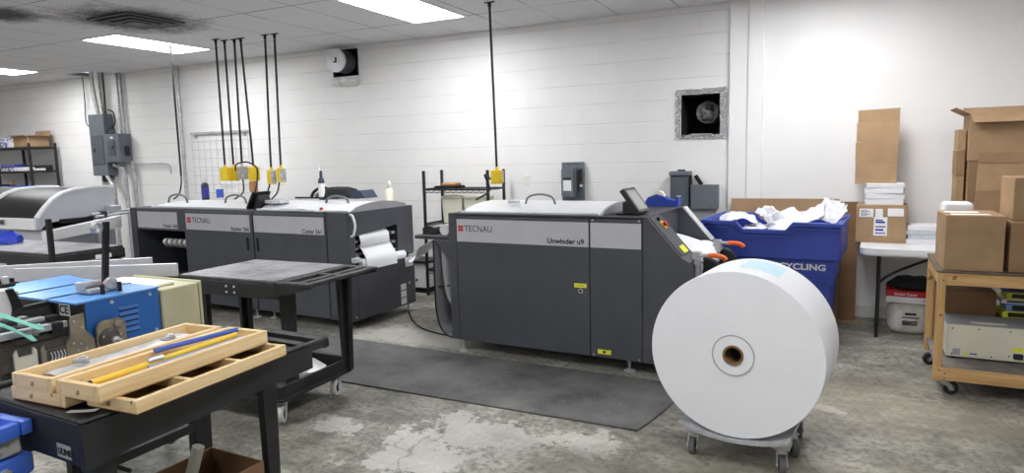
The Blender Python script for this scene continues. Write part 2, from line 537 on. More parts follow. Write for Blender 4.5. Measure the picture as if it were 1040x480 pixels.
# ------------------------------------------------------------------ camera
YAW, PIT, ROL = R(-25.9), R(6.85), R(-1.4)
fw = Vector((math.sin(YAW) * math.cos(PIT), math.cos(YAW) * math.cos(PIT), -math.sin(PIT)))
rt = Vector((math.cos(YAW), -math.sin(YAW), 0)); up = rt.cross(fw)
r2 = rt * math.cos(ROL) + up * math.sin(ROL); u2 = up * math.cos(ROL) - rt * math.sin(ROL)
cam = bpy.data.cameras.new('camera'); co = bpy.data.objects.new('camera', cam); col.objects.link(co)
mw = Matrix((r2, u2, -fw)).transposed().to_4x4(); mw.translation = (0, 0, 1.54)
co.matrix_world = mw
cam.sensor_width = 36; cam.lens = 680 / 1040 * 36; cam.clip_start = 0.05
scn.camera = co

# ------------------------------------------------------------------ room
CH, WY = 2.93, 6.8
XL, XR, YF = -14.5, 5.2, -4.2
structure('floor', box(nb(), XL, XR, YF, WY + 0.2, -0.1, 0), 'concrete_floor')
bm = nb()      # ceiling, with the open tile by the conduits
gx0, gx1, gy0, gy1 = -10.56, -9.95, 6.42, 6.78
for a in ((XL, gx0, YF, WY + .2), (gx1, XR, YF, WY + .2), (gx0, gx1, YF, gy0), (gx0, gx1, gy1, WY + .2)):
    box(bm, a[0], a[1], a[2], a[3], CH, CH + 0.05)
structure('ceiling', bm, 'ceiling_tile')
structure('trim_1', box(nb(), gx0 - .1, gx1 + .1, gy0 - .1, gy1 + .2, CH + 0.35, CH + 0.4), 'inside_dark')
bm = nb()      # back wall of painted block with two openings
H1 = (-1.405, -1.03, 1.695, 2.095)
H2 = (-5.72, -5.37, 2.575, 2.90)
XW = -0.63
for a in ((XL, H2[0], 0, CH), (H2[0], H2[1], 0, H2[2]), (H2[0], H2[1], H2[3], CH), (H2[1], H1[0], 0, CH),
          (H1[0], H1[1], 0, H1[2]), (H1[0], H1[1], H1[3], CH), (H1[1], XR, 0, CH)):
    box(bm, a[0], a[1], WY, WY + 0.2, a[2], a[3])
structure('wall_back', bm, 'painted_block')
bm = nb()      # smooth panel let into the block wall round the duct opening
px0, px1, pz1 = -1.555, -0.945, 2.22
for a in ((px0, H1[0], 0, pz1), (H1[1], px1, 0, pz1), (H1[0], H1[1], 0, H1[2]), (H1[0], H1[1], H1[3], pz1)):
    box(bm, a[0], a[1], WY - 0.008, WY, a[2], a[3])
structure('trim_2', bm, 'wall_white')
structure('trim_3', box(nb(), -0.943, -0.775, WY - 0.05, WY, 0, CH, 0.003), 'trim_white')
structure('trim_4', box(nb(), -0.775, -0.64, WY - 0.07, WY, 0, CH, 0.003), 'trim_white')
structure('wall_right', box(nb(), -0.64, XR, WY - 0.015, WY, 0, CH), 'wall_white')
structure('baseboard_back', box(nb(), -0.64, XR, WY - 0.027, WY - 0.015, 0, 0.10, 0.003), 'base_white')
structure('wall_left', box(nb(), XL - 0.2, XL, YF, WY + 0.2, 0, CH), 'wall_white')
structure('wall_east', box(nb(), XR, XR + 0.2, YF, WY + 0.2, 0, CH), 'wall_white')
structure('wall_front', box(nb(), XL - 0.2, XR + 0.2, YF - 0.2, YF, 0, CH), 'wall_white')

# ceiling lights: recessed 2x4 troffers in a regular grid
def troffer(cx, cy, label):
    t = thing('ceiling_light', label, 'ceiling light', (cx, cy, CH), 0, 'recessed ceiling troffers')
    bm = nb()
    a, b = 0.305, 0.61
    for x0, x1, y0, y1 in ((-a, a, -b, -b + .018), (-a, a, b - .018, b), (-a, -a + .018, -b + .018, b - .018), (a - .018, a, -b + .018, b - .018)):
        box(bm, x0, x1, y0, y1, -0.012, 0.0)
    obj('frame', bm, 'white_plastic', t)
    bm = nb(); box(bm, -a + .018, a - .018, -b + .018, b - .018, -0.008, -0.002)
    obj('diffuser', bm, 'lamp', t)
    return t
troffer(-3.66, 5.38, 'white ceiling troffer brightest and nearest above the right machine')
troffer(-7.24, 5.38, 'white ceiling troffer beside the sooty air vent')
troffer(-10.82, 5.4, 'white ceiling troffer at the left edge of the picture')
troffer(-0.08, 5.38, 'white ceiling troffer above the recycling bin')
troffer(3.5, 5.0, 'white ceiling troffer beyond the right edge over the wooden cart')
for cx, nm in ((-10.82, 'far left'), (-7.24, 'left'), (-3.66, 'middle'), (-0.08, 'right')):
    for cy, rw in ((1.72, 'second'), (-1.94, 'third')):
        troffer(cx, cy, 'white ceiling troffer, %s one of the %s row from the wall' % (nm, rw))

# sooty air diffuser
t = thing('air_vent', 'square ceiling air vent blackened with soot', 'vent', (-6.15, 4.46, CH), 0)
bm = nb()
for i, s in enumerate((0.3, 0.22, 0.14)):
    for a in ((-s, s, -s, -s + .04), (-s, s, s - .04, s), (-s, -s + .04, -s + .04, s - .04), (s - .04, s, -s + .04, s - .04)):
        box(bm, a[0], a[1], a[2], a[3], -0.012 - i * 0.008, -0.004 - i * 0.008)
obj('louvre', bm, 'charcoal_dark', t)
obj('core', box(nb(), -0.08, 0.08, -0.08, 0.08, -0.034, -0.028), 'dark_metal', t)
obj('backing', box(nb(), -0.3, 0.3, -0.3, 0.3, -0.003, 0), 'inside_dark', t)

# ------------------------------------------------------------------ duct opening in the wall
t = thing('wall_duct_opening', 'square wall opening edged with crinkled foil tape', 'vent', ((H1[0] + H1[1]) / 2, WY, H1[2]), 0)
hw, hh = (H1[1] - H1[0]) / 2, H1[3] - H1[2]
bm = nb()
def crinkle(x0, x1, z0, z1):
    n = 10
    def f(u, v):
        x = x0 + (x1 - x0) * u; z = z0 + (z1 - z0) * v
        e = 0.007
        return (x + random.uniform(-e, e), -0.018 + random.uniform(-0.010, 0.008), z + random.uniform(-e, e))
    lx, lz = (22, 4) if x1 - x0 > z1 - z0 else (4, 22)
    sheet(bm, lx, lz, f)
crinkle(-hw - .05, hw + .06, hh, hh + .05); crinkle(-hw - .05, hw + .06, -.03, .008)
crinkle(-hw - .05, -hw, 0, hh); crinkle(hw, hw + .065, 0, hh)
obj('foil_tape', bm, 'foil', t, 10)
bm = nb()
for a in ((-hw, -hw + .006, 0, .55, 0, hh), (hw - .006, hw, 0, .55, 0, hh), (-hw, hw, 0, .55, 0, .006), (-hw, hw, 0, .55, hh - .006, hh), (-hw, hw, .54, .55, 0, hh)):
    box(bm, *a)
obj('duct_liner', bm, 'inside_dark', t)
bm = nb()
cx, cz, rr = 0.045, hh * 0.57, 0.102
lathe(bm, [(rr, 0.12), (rr + .006, 0.115), (rr + .008, 0.13), (rr, 0.14), (rr, 0.42)], (cx, 0, cz), (0, 1, 0), 28)
lathe(bm, [(0, 0.15), (0.03, 0.165), (0.06, 0.15), (0.085, 0.17), (rr, 0.16)], (cx, 0, cz), (0, 1, 0), 28)
obj('flexible_duct', bm, 'flex_duct', t)
bm = nb(); box(bm, -0.10, 0.09, 0.03, 0.2, 0.007, 0.02, 0.005)
obj('damper_plate', bm, 'galvanised', t)

# exhaust duct stub high on the wall
t = thing('exhaust_duct', 'round capped exhaust duct sticking out high on the wall', 'duct', (-5.53, WY, 2.575), 0)
a = H2[1] + 5.53; b = H2[0] + 5.53
bm = nb()
for q in ((b, b + .01, -.0, .45, 0, .325), (a - .01, a, -.0, .45, 0, .325), (b, a, 0, .45, 0, .01), (b, a, 0, .45, .315, .325), (b, a, .44, .45, 0, .325)):
    box(bm, *q)
obj('duct_box', bm, 'inside_dark', t)
bm = nb()
for q in ((b - .02, b + .004, -.012, -.002, 0, .325), (a - .004, a + .02, -.012, -.002, 0, .325), (b, a, -.012, -.002, 0, .012), (b, a, -.012, -.002, .313, .325)): box(bm, *q)
obj('wall_plate', bm, 'black_matte', t)
bm = nb(); cyl(bm, (0.02, -0.20, 0.165), (0.02, -0.012, 0.165), 0.135, 28)
obj('duct_tube', bm, 'charcoal_dark', t)
bm = nb(); lathe(bm, [(0, 0), (0.138, 0), (0.14, 0.004), (0.14, 0.03), (0.135, 0.035)], (0.02, -0.235, 0.165), (0, 1, 0), 28)
obj('duct_cap', bm, 'alu', t)
bm = nb(); box(bm, 0.02, 0.04, -0.242, -0.235, 0.15, 0.2); box(bm, -0.01, 0.04, -0.242, -0.235, 0.14, 0.155)
obj('cap_latch', bm, 'black_matte', t)
bm = nb()
sheet(bm, 14, 5, lambda u, v: (b - .02 + (a - b + .06) * u, -0.02 - 0.05 * math.sin(v * PI) + random.uniform(-.012, .012), -0.02 - 0.10 * v + random.uniform(-.01, .01)))
obj('foil_flashing', bm, 'label_white', t, 12)

# ------------------------------------------------------------------ electrical gear on the wall
def cabinet(name, label, cat, x0, x1, z0, z1, d, mat, doorlab=None, round_door=False, latch='r', kn=None):
    t = thing(name, label, cat, ((x0 + x1) / 2, WY, z0), 0)
    w = (x1 - x0) / 2; h = z1 - z0
    obj('body', box(nb(), -w, w, -d, -0.001, 0, h, 0.006), mat, t)
    return t, w, h
t, w, h = cabinet('breaker_panel', 'tall grey electrical panel hung below the bundle of conduits', 'electrical panel', -10.49, -10.12, 1.39, 2.33, 0.16, 'box_grey')
dr = obj('door', box(nb(), -w + .05, w - .05, -0.17, -0.16, .17, .62, 0.003), 'box_grey_dark', t)
obj('latch', box(nb(), -w + .08, -w + .12, -0.178, -0.17, .36, .42, 0.002), 'black_plastic', dr)
obj('side_bracket', box(nb(), w - 0.005, w + .03, -0.1, -.001, .5, .72, 0.004), 'box_grey', t)
obj('nipple', box(nb(), -.04, .06, -0.12, -.02, -.1, 0, 0.01), 'black_plastic', t)
t, w, h = cabinet('disconnect_box', 'squat grey electrical box beside the tall panel', 'electrical box', -10.07, -9.74, 1.59, 2.02, 0.2, 'box_grey')
dr = obj('door', box(nb(), -w + .06, w - .1, -0.21, -0.2, .1, .33, 0.003), 'box_grey_dark', t)
obj('latch', box(nb(), w - .16, w - .13, -0.218, -0.21, .2, .25, 0.002), 'black_plastic', dr)
obj('switch_lever', box(nb(), w, w + .04, -0.12, -0.06, .1, .24, 0.008), 'black_plastic', t)
decal('warning_label', t, 'label_white', 'y', -0.2, -.03, .03, .36, .385)
t, w, h = cabinet('safety_switch', 'grey safety switch with a rounded door and white label, right of the drop cord', 'electrical box', -2.665, -2.42, 1.03, 1.46, 0.05, 'box_grey')
bm = nb(); prism(bm, rrect(-w + .025, w - .055, .05, h - .05, .04), 'y', -0.15, -0.05)
bmesh.ops.bevel(bm, geom=[e for e in bm.edges if all(v.co.y < -0.149 for v in e.verts)], offset=0.02, segments=2, affect='EDGES')
dr = obj('door', bm, 'box_grey', t)
decal('paper_label', dr, 'label_white', 'y', -0.15, -w + .055, w - .10, .13, .24)
decal('danger_label', dr, 'ink_black', 'y', -0.15, -w + .055, w - .10, .245, .27)
bm = nb(); box(bm, w - .03, w - .018, -0.09, -0.05, .20, .36, .003); tube(bm, [(w - .024, -.09, .22), (w - .024, -.13, .19), (w - .024, -.12, .12)], 0.008)
obj('switch_lever', bm, 'black_plastic', t)
obj('collar', box(nb(), w - .04, w - .005, -.11, -.05, .165, .195, .004), 'alu', t)
text('SHUTOFF', 0.028, 'ink_black', t, (-w + .06, -0.0505, h - .032))
t, w, h = cabinet('junction_box', 'grey upright electrical box with a lidded top, above the tape dispenser', 'electrical box', -1.475, -1.30, 1.0, 1.345, 0.17, 'box_grey_dark')
dr = obj('door', box(nb(), -w + .004, w - .02, -0.182, -0.17, .02, h - .05, .004), 'box_grey_dark', t)
obj('rain_lid', box(nb(), -w - .008, w + .008, -0.19, -0.001, h - .035, h + .006, .006), 'box_grey', t)
obj('cable_gland', box(nb(), -.03, .04, -.1, -.05, h, h + .02, .004), 'black_matte', t)
obj('hasp', box(nb(), w, w + .022, -.13, -.07, .2, .31, .006), 'black_matte', t)
t, w, h = cabinet('gutter_box', 'flat square grey electrical box beside the upright one', 'electrical box', -1.275, -1.03, .985, 1.215, 0.14, 'box_grey')
obj('cover', box(nb(), -w - .004, w + .004, -0.148, -0.14, -.004, h + .004, .003), 'box_grey', t)
obj('conduit_stub', cyl(nb(), (-w * .3, -.06, h), (-w * .8, -.06, h + .09), 0.02, 10), 'black_matte', t)
for x, z, lab, bmh in ((-3.10, 1.27, 'small blank white outlet plate on the block wall', .1),):
    t = thing('outlet_plate', lab, 'outlet', (x, WY, z), 0)
    obj('plate', box(nb(), -.035, .035, -.012, -.001, -.055, .055, .003), 'white_plastic', t)
    obj('socket', box(nb(), -.015, .015, -.015, -.012, -.035, .035, .003), 'cream', t)

# conduits: each run its own thing
def conduit(pts, r, label, mat='galvanised', n=6, grp='conduits down the back wall', sm=True):
    o = obj('conduit', tube(nb(), pts, r, 10, n, sm), mat)
    return tag(o, label, 'conduit', grp)
y = WY - 0.05
for x0, x1, r_, dy, lab, m_ in ((-10.50, -10.41, .018, 0, 'leftmost conduit entering the top of the tall grey panel', 'galvanised'), (-10.43, -10.35, .021, .02, 'second conduit from the left above the tall grey panel', 'galvanised'), (-10.35, -10.28, .024, .01, 'yellowish middle conduit above the tall grey panel', 'cream'), (-10.27, -10.23, .021, .03, 'fourth conduit from the left above the tall grey panel', 'galvanised'), (-10.18, -10.19, .018, .02, 'rightmost conduit entering the top of the tall grey panel', 'dark_metal')):
    conduit([(x0, y - dy, 3.25), (x0, y - dy, 2.75), (x1, y - dy, 2.331)], r_, lab, m_)
conduit([(-10.70, y, 2.94), (-10.70, y, 2.55), (-10.72, y, 2.3), (-10.68, y, 2.18), (-10.49, y, 2.12)], .008, 'thin grey cable looping into the left side of the panel', 'dark_metal')
conduit([(-10.15, y, 2.4), (-10.03, y, 2.35), (-10.01, y, 2.2), (-10.11, y, 2.1)], .009, 'small black loop of cable at the upper right of the panel', 'rubber')
conduit([(-9.81, y, 2.94), (-9.81, y, 2.4), (-9.80, y, 2.025)], .022, 'upright conduit dropping from the ceiling to the squat box')
conduit([(-9.88, y, 2.94), (-9.88, y, 2.4), (-9.88, y, 2.025)], .02, 'left partner of the conduit pair over the squat box')
conduit([(-10.08, y - .03, 1.55), (-9.92, y - .03, 1.5), (-9.84, y - .03, 1.35), (-9.82, y - .03, 0.0)], .03, 'curved conduit sweeping down below the squat box')
conduit([(-10.36, y - .03, 1.388), (-10.37, y - .03, 1.2), (-10.38, y - .03, 0.0)], .03, 'straight conduit below the tall panel')
conduit([(-10.2, y - .08, 1.388), (-10.12, y - .08, 1.28), (-10.05, y - .08, 1.1), (-10.05, y - .08, 0.0)], .03, 'bent conduit below the tall panel, right of the straight one')
conduit([(-9.70, y, 1.60), (-9.66, y, 1.35), (-9.66, y, 1.1), (-9.66, y, 0.0)], .028, 'conduit under the right side of the squat box')
conduit([(-9.76, y, 1.56), (-9.3, y, 1.555), (-8.98, y, 1.55), (-8.86, y, 1.52), (-8.84, y, 1.4)], .012, 'thin conduit running level along the block wall', sm=True)
conduit([(-8.545, y, 2.94), (-8.545, y, 2.0), (-8.545, y, 0.0)], .025, 'lone grey conduit beside the white wire grid')

# wire grid on the wall
t = thing('wire_grid', 'white wire grid panel hung on the block wall behind the yellow outlet boxes', 'wire grid', (-7.82, WY, 1.1), 0)
bm = nb()
for i in range(10):
    x = -.55 + 1.1 * i / 9
    cyl(bm, (x, -0.03, 0), (x, -0.03, .88), .0035, 6)
for i in range(8):
    z = 0.02 + .86 * i / 7
    cyl(bm, (-.56, -0.036, z), (.56, -0.036, z), .0045, 6)
obj('wires', bm, 'grid_wire', t)
obj('top_rail', box(nb(), -.56, .56, -0.045, -0.02, .85, .885, .003), 'galvanised', t)
bm = nb(); box(bm, -.5, -.47, -.03, 0, .8, .86); box(bm, .47, .5, -.03, 0, .8, .86)
obj('hanger', bm, 'galvanised', t)

# ------------------------------------------------------------------ cords hanging from the ceiling
def drop_cord(x, y, zt, zb, label, dx=0.0, boxmat='yellow', clip=True, turn=0, tail=None):
    t = thing('drop_cord', label, 'drop cord', (x, y, CH), 0, 'drop cords from the ceiling')
    L = CH - zt
    obj('cord', tube(nb(), [(0, 0, -.03), (dx * .4, 0, -L * .4), (dx * .8, .0, -L * .75), (dx, 0, -L)], .0115, 8), 'rubber', t)
    bm = nb(); box(bm, -.05, .05, -.012, .012, -.008, 0); cyl(bm, (0, 0, -.04), (0, 0, -.008), .016, 10)
    obj('ceiling_hook', bm, 'black_matte', t)
    if boxmat:
        h = zt - zb
        q = Matrix.Translation((dx, 0, -L)) @ Matrix.Rotation(R(turn), 4, 'Z')
        bm = nb(); box(bm, -.055, .055, -.035, .035, -h, -.012, .006); cyl(bm, (0, 0, -.02), (0, 0, .02), .016, 10)
        bmesh.ops.transform(bm, matrix=q, verts=bm.verts)
        ob = obj('outlet_box', bm, boxmat, t)
        bm = nb(); box(bm, .055, .062, -.032, .032, -h + .012, -.022, .001)
        bmesh.ops.transform(bm, matrix=q, verts=bm.verts)
        obj('cover_plate', bm, 'galvanised' if boxmat == 'yellow' and clip else boxmat, ob)
    if tail:
        obj('lead', tube(nb(), [(p[0] - x, p[1] - y, p[2] - CH) for p in tail], .009, 7), 'rubber', t)
    return t
drop_cord(-6.36, 5.56, 1.50, 1.335, 'leftmost drop cord of the four over the stacker, yellow box', .0, clip=False)
drop_cord(-6.335, 5.66, 1.50, 1.33, 'second drop cord of the four over the stacker, yellow box', .0, clip=False)
drop_cord(-6.19, 5.67, 1.51, 1.35, 'third drop cord of the four, its small box grey', -.02, 'galvanised', tail=[(-6.21, 5.67, 1.35), (-6.21, 5.66, 1.2), (-6.17, 5.5, 1.13)])
drop_cord(-6.08, 5.66, 1.50, 1.33, 'rightmost drop cord of the four, yellow box wound with black cable', .06, clip=False, tail=[(-6.24, 5.6, 1.45), (-6.2, 5.58, 1.52), (-6.05, 5.58, 1.545), (-5.93, 5.58, 1.51), (-5.90, 5.6, 1.45), (-5.90, 5.58, 1.3), (-5.89, 5.5, 1.13)])
drop_cord(-5.704, 5.654, 1.46, 1.29, 'left drop cord of the pair, box with a steel cover', -.04, turn=-25, tail=[(-5.77, 5.65, 1.3), (-5.77, 5.6, 1.2), (-5.75, 5.5, 1.13)])
drop_cord(-5.578, 5.667, 1.48, 1.31, 'right drop cord of the pair, box with an open steel guard', -.03, turn=-25, tail=[(-5.63, 5.65, 1.31), (-5.62, 5.6, 1.2), (-5.61, 5.5, 1.13)])
drop_cord(-2.882, 5.584, 1.425, 1.285, 'lone drop cord with a yellow box over the right machine', .03, turn=20, tail=[(-2.87, 5.56, 1.3), (-2.99, 5.6, 1.37), (-2.97, 5.65, 1.22), (-2.98, 5.4, 1.15)])
drop_cord(-7.111, 5.561, 1.4, 1.3, 'plain black drop cord hanging left of the white grid, no box', .0, None, tail=[(-7.111, 5.561, 1.4), (-7.12, 5.56, 1.3), (-7.16, 5.55, 1.18), (-7.2, 5.5, 1.12)])
t = thing('air_fitting', 'small brown hanging fitting below the rightmost yellow box of the four', 'fitting', (-6.04, 5.66, 1.14), 0)
obj('body', box(nb(), -.045, .045, -.03, .03, .06, .185, .01), 'tan', t)
obj('nozzle', cyl(nb(), (0, 0, 0), (0, 0, .06), .014, 10), 'white_plastic', t)

# ------------------------------------------------------------------ left finishing line: feeder, stacker, cutter
LO = Vector((-7.066, 4.839, 0)); LA = -3.0
def lm(u, v, z=0):
    a = R(LA)
    return (LO.x + math.cos(a) * u - math.sin(a) * v, LO.y + math.sin(a) * u + math.cos(a) * v, z)
ZB, ZT, DP = 0.085, 1.075, 0.95
def lid_profile(d0, d1, h, z):
    pts = []
    n = 10
    for i in range(n + 1):
        s = i / n
        pts.append((d0 + (d1 - d0) * s, z + h * min(1, (math.sin(PI * s)) ** 0.55)))
    return pts
def lid(parent, x0, x1, d0, d1, h, z, ends=True, grey_right=True):
    pr = lid_profile(d0, d1, h, z)
    o = obj('top_cover', prism(nb(), pr, 'x', x0, x1), 'cover_white', parent)
    pr2 = lid_profile(d0 - .006, d1 + .006, h + .006, z)
    if grey_right:
        obj('end_arch', prism(nb(), pr2, 'x', x1, x1 + .02), 'cover_grey', o)
    obj('cover_rail', box(nb(), x0, x1, d0 - .03, d0 - .004, z, z + .018, .004), 'alu', parent)
    return o
def hoop(parent, x, v, z, w, h, mat='box_grey', r=.011):
    return obj('hose_loop', tube(nb(), [(x - w / 2, v, z - .01), (x - w * .38, v, z + h * .7), (x, v, z + h), (x + w * .38, v, z + h * .7), (x + w / 2, v, z - .01)], r, 8), mat, parent)

# feeder
F = thing('paper_feeder', 'dark grey feeder unit with an open front, leftmost unit of the left machine', 'machine', lm(0, 0), LA)
W = .915
bm = nb(); box(bm, 0, .10, 0, DP, ZB, ZT, .004); obj('side_panel', bm, 'charcoal', F)
bm = nb(); box(bm, .10, W, 0.012, .25, .835, ZT, .004); obj('front_beam', bm, 'charcoal', F)
bm = nb(); box(bm, .10, W, .25, DP, ZT - .03, ZT, .003); box(bm, .10, W, DP - .03, DP, ZB, ZT - .03); obj('rear_panel', bm, 'charcoal_dark', F)
bm = nb(); box(bm, .10, W, .06, DP - .03, ZB, .28, .004); obj('base_panel', bm, 'charcoal_dark', F)
decal('name_band', F, 'panel_silver', 'y', 0.012, .11, .80, .858, 1.035)
text('Feeder 568', .052, 'ink_black', F, (.795, .0105, .872), align='RIGHT', bold=.0008)
bm = nb(); box(bm, .45, W - .002, .08, .12, .645, .68, .004); cyl(bm, (.45, .14, .71), (W - .002, .14, .71), .014, 12)
rl = obj('roller_bar', bm, 'dark_metal', F)
for i in range(5):
    obj('roller', lathe(nb(), [(0, -.02), (.034, -.02), (.038, -.012), (.038, .012), (.034, .02), (0, .02)], (.50 + i * .085, .075, .705), (1, 0, 0), 18), 'alu', rl)
lid(F, .28, W, .10, .88, .045, ZT, grey_right=False)
hoop(F, .42, .3, ZT + .04, .34, .09)
for x, v in ((.08, .05), (.08, .9), (.85, .08)): foot(F, x, v, ZB)

# stacker
S = thing('paper_stacker', 'dark grey stacker cabinet with red square logo, middle unit of the left machine', 'machine', lm(.925, 0), LA)
W = 1.04
obj('body', box(nb(), 0, W, .02, DP, ZB, ZT, .004), 'charcoal', S)
dr = obj('door', box(nb(), .004, W - .004, 0, .019, ZB + .01, ZT - .02, .003), 'charcoal', S)
decal('name_band', dr, 'panel_silver', 'y', 0, .035, W - .04, .862, 1.03)
def logo(parent, x, y, z, s):
    bm = nb()
    for i in (0, 1):
        for j in (0, 1):
            box(bm, x + i * s * .53, x + i * s * .53 + s * .47, y - .0025, y - .001, z + j * s * .53, z + j * s * .53 + s * .47)
    return obj('logo', bm, 'red', parent)
logo(dr, .058, -.0005, .932, .058)
text('TECNAU', .082, 'ink_black', dr, (.135, -.0018, .934), sx=.88)
text('Stacker 566', .056, 'ink_black', dr, (W - .05, -.0018, .872), align='RIGHT', bold=.001)
obj('handle', box(nb(), W - .10, W - .065, -.006, .002, .68, .81, .004), 'black_matte', dr)
for x in (.25, .8):
    obj('hinge_bolt', cyl(nb(), (x, -.004, ZT - .03), (x, .001, ZT - .03), .008, 8), 'black_matte', dr)
lid(S, 0, W - .16, .10, .88, .05, ZT, grey_right=False)
hoop(S, .45, .3, ZT + .04, .34, .09)
sc = obj('operator_screen', prism(nb(), [(.93, ZT + .001), (1.03, ZT + .001), (1.035, ZT + .05), (1.0, ZT + .14), (.975, ZT + .15)], 'y', .12, .26), 'black_plastic', S)
obj('screen_panel', prism(nb(), [(.865, ZT + .012), (.88, ZT + .002), (.985, ZT + .165), (.97, ZT + .175)], 'y', .08, .30), 'black_plastic', sc)
obj('screen_glass', prism(nb(), [(.866, ZT + .022), (.868, ZT + .018), (.966, ZT + .170), (.964, ZT + .174)], 'y', .10, .28), 'screen_face', sc)
for x, v in ((.1, .06), (.95, .06), (.95, .9)): foot(S, x, v, ZB)

# cutter
K = thing('paper_cutter', 'dark grey cutter unit with paper coming out of its right end', 'machine', lm(1.975, 0), LA)
W = 1.205
obj('body', box(nb(), 0, W - .28, .02, DP, ZB, ZT, .004), 'charcoal', K)
dr = obj('door', box(nb(), .004, .945, 0, .019, ZB + .01, ZT - .02, .003), 'charcoal', K)
decal('name_band', dr, 'panel_silver', 'y', 0, .008, .925, .868, 1.028)
text('Cutter 561', .056, 'ink_black', dr, (.905, -.0018, .878), align='RIGHT', bold=.001)
obj('handle', box(nb(), .03, .065, -.006, .002, .68, .81, .004), 'black_matte', dr)
bm = nb(); box(bm, .95, W, .006, .10, ZB, ZT, .004); obj('corner_column', bm, 'charcoal', K)
X0 = W - .28
bm = nb()                                                    # upper guard, stepped down at the back
prism(bm, [(.10, .855), (.665, .905), (.665, .905), (.70, .905), (.70, .60), (.93, .585), (.95, .61), (.95, ZT), (.10, ZT)], 'x', W - .05, W)
box(bm, X0, W - .05, .10, DP, ZT - .02, ZT); box(bm, X0, W - .05, .70, DP, .60, ZT - .02)
obj('upper_guard', bm, 'charcoal', K)
bm = nb(); prism(bm, [(.10, ZB), (.95, ZB), (.95, .49), (.88, .56), (.10, .62)], 'x', X0, W)
obj('lower_guard', bm, 'charcoal', K)
bm = nb(); box(bm, X0 - .002, X0 + .01, .10, .70, .60, ZT - .02); obj('throat', bm, 'inside_dark', K)
bm = nb(); tube(bm, [(W, .045, 1.055), (W + .03, .045, 1.04), (W + .05, .05, .96), (W + .03, .045, .875), (W, .045, .86)], .011, 10)
obj('pull_handle', bm, 'white_plastic', K)
bm = nb()
for v, z in ((.13, .80), (.13, .735), (.13, .67), (.665, .83), (.665, .74), (.665, .66)):
    box(bm, X0 + .02, W - .02, v - .025, v + .025, z - .012, z + .012, .003)
for z, x in ((.80, W - .12), (.735, W - .10), (.68, W - .06)):
    cyl(bm, (x, .12, z), (x, .68, z), .015, 12)
obj('roller_frame', bm, 'galvanised', K)
bm = nb()
for v in (.115, .66):
    for z in (.775, .70): box(bm, X0 + .05, W - .05, v - .02, v + .02, z - .012, z + .014, .002)
obj('drive_block', bm, 'black_matte', K)
bm = nb(); lathe(bm, [(0, 0), (.026, 0), (.04, .01), (.04, .62), (.026, .63), (0, .63)], (W + .02, .13, .605), (0, 1, 0), 20)
obj('outfeed_roller', bm, 'paper', K)
bm = nb(); cyl(bm, (W + .02, .76, .605), (W + .02, .80, .605), .03, 16); box(bm, W - .1, W + .03, .80, .82, .58, .63, .004)
obj('roller_bracket', bm, 'black_matte', K)
bm = nb(); box(bm, W - .12, W + .04, .03, .12, .62, .665, .006); obj('clamp_bar', bm, 'alu', K)
def strip(name, prof, v0, v1, parent, mat='paper', th=.0015):
    pts = smooth_pts([(a, 0, b) for a, b in prof], 6)
    n = len(pts) - 1
    return obj(name, sheet(nb(), n, 2, lambda u, v: (pts[round(u * n)].x, v0 + (v1 - v0) * v, pts[round(u * n)].z), th), mat, parent)
strip('upper_paper_web', [(X0 + .1, .93), (W - .05, .885), (W - .005, .86), (W + .012, .80), (W - .01, .745), (X0 + .12, .73)], .15, .56, K)
strip('lower_paper_web', [(X0 + .1, .70), (W - .04, .765), (W - .005, .75), (W + .03, .70), (W + .06, .652), (W + .072, .60), (W + .075, .545)], .16, .585, K)
lid(K, .02, W - .02, .06, .86, .07, ZT)
hoop(K, .82, .3, ZT + .05, .3, .08)
for i, (v0, v1, z0, z1) in enumerate(((.80, .925, .465, .56), (.715, .80, .245, .305), (.715, .80, .17, .235), (.715, .80, .10, .16))):
    decal('printed_label', K, 'label_white', 'x', W, v0, v1, z0, z1)
obj('bolt', cyl(nb(), (W - .001, .85, .30), (W + .008, .85, .30), .012, 10), 'steel', K)
obj('bolt', cyl(nb(), (W - .001, .06, .12), (W + .006, .06, .12), .008, 10), 'steel', K)
for x, v in ((1.14, .91), (1.1, .1), (.1, .1)): foot(K, x, v, ZB)

# small things standing on the left machine
def bottle(name, label, loc, r, h, body, cap, lab=None, caph=.25, trig=False, grp=None):
    t = thing(name, label, 'bottle', loc, 0, grp)
    hb = h * (1 - caph)
    obj('body', lathe(nb(), [(0, 0), (r * .95, 0), (r, h * .02), (r, hb * .82), (r * .75, hb * .94), (r * .42, hb), (0, hb)], (0, 0, 0), seg=18), body, t)
    if lab: obj('label_band', lathe(nb(), [(r * 1.01, hb * .15), (r * 1.015, hb * .16), (r * 1.015, hb * .72), (r * 1.01, hb * .73)], (0, 0, 0), seg=18), lab, t)
    bm = nb(); lathe(bm, [(r * .45, hb - .002), (r * .48, hb), (r * .48, hb + h * caph * .6), (r * .3, h), (0, h)], (0, 0, 0), seg=14)
    if trig:
        box(bm, -r * .9, r * .5, -r * .3, r * .3, h * .93, h, .003); box(bm, -r * 1.0, -r * .7, -r * .2, r * .2, h * .82, h * .93, .003)
    obj('cap', bm, cap, t)
    return t
TL = ZT + .048
bottle('spray_can', 'dark blue bottle with white cap, left of two on the left machine', lm(.47, .62, TL), .042, .25, 'blackish_blue', 'white_plastic', 'ink_blue', .2)
bottle('spray_can', 'white bottle with blue lettering, right of two on the left machine', lm(.67, .66, TL), .04, .21, 'white_plastic', 'white_plastic', 'rod_blue', .2)
t = bottle('grease_gun', 'tall blue and white pump canister amid black straps on the left machine', lm(2.33, .58, ZT + .066), .032, .30, 'blackish_blue', 'blackish_blue', 'label_white', .22)
obj('nozzle', tube(nb(), [(0, 0, .29), (-.02, 0, .31), (-.03, 0, .36)], .006, 8), 'steel', t)
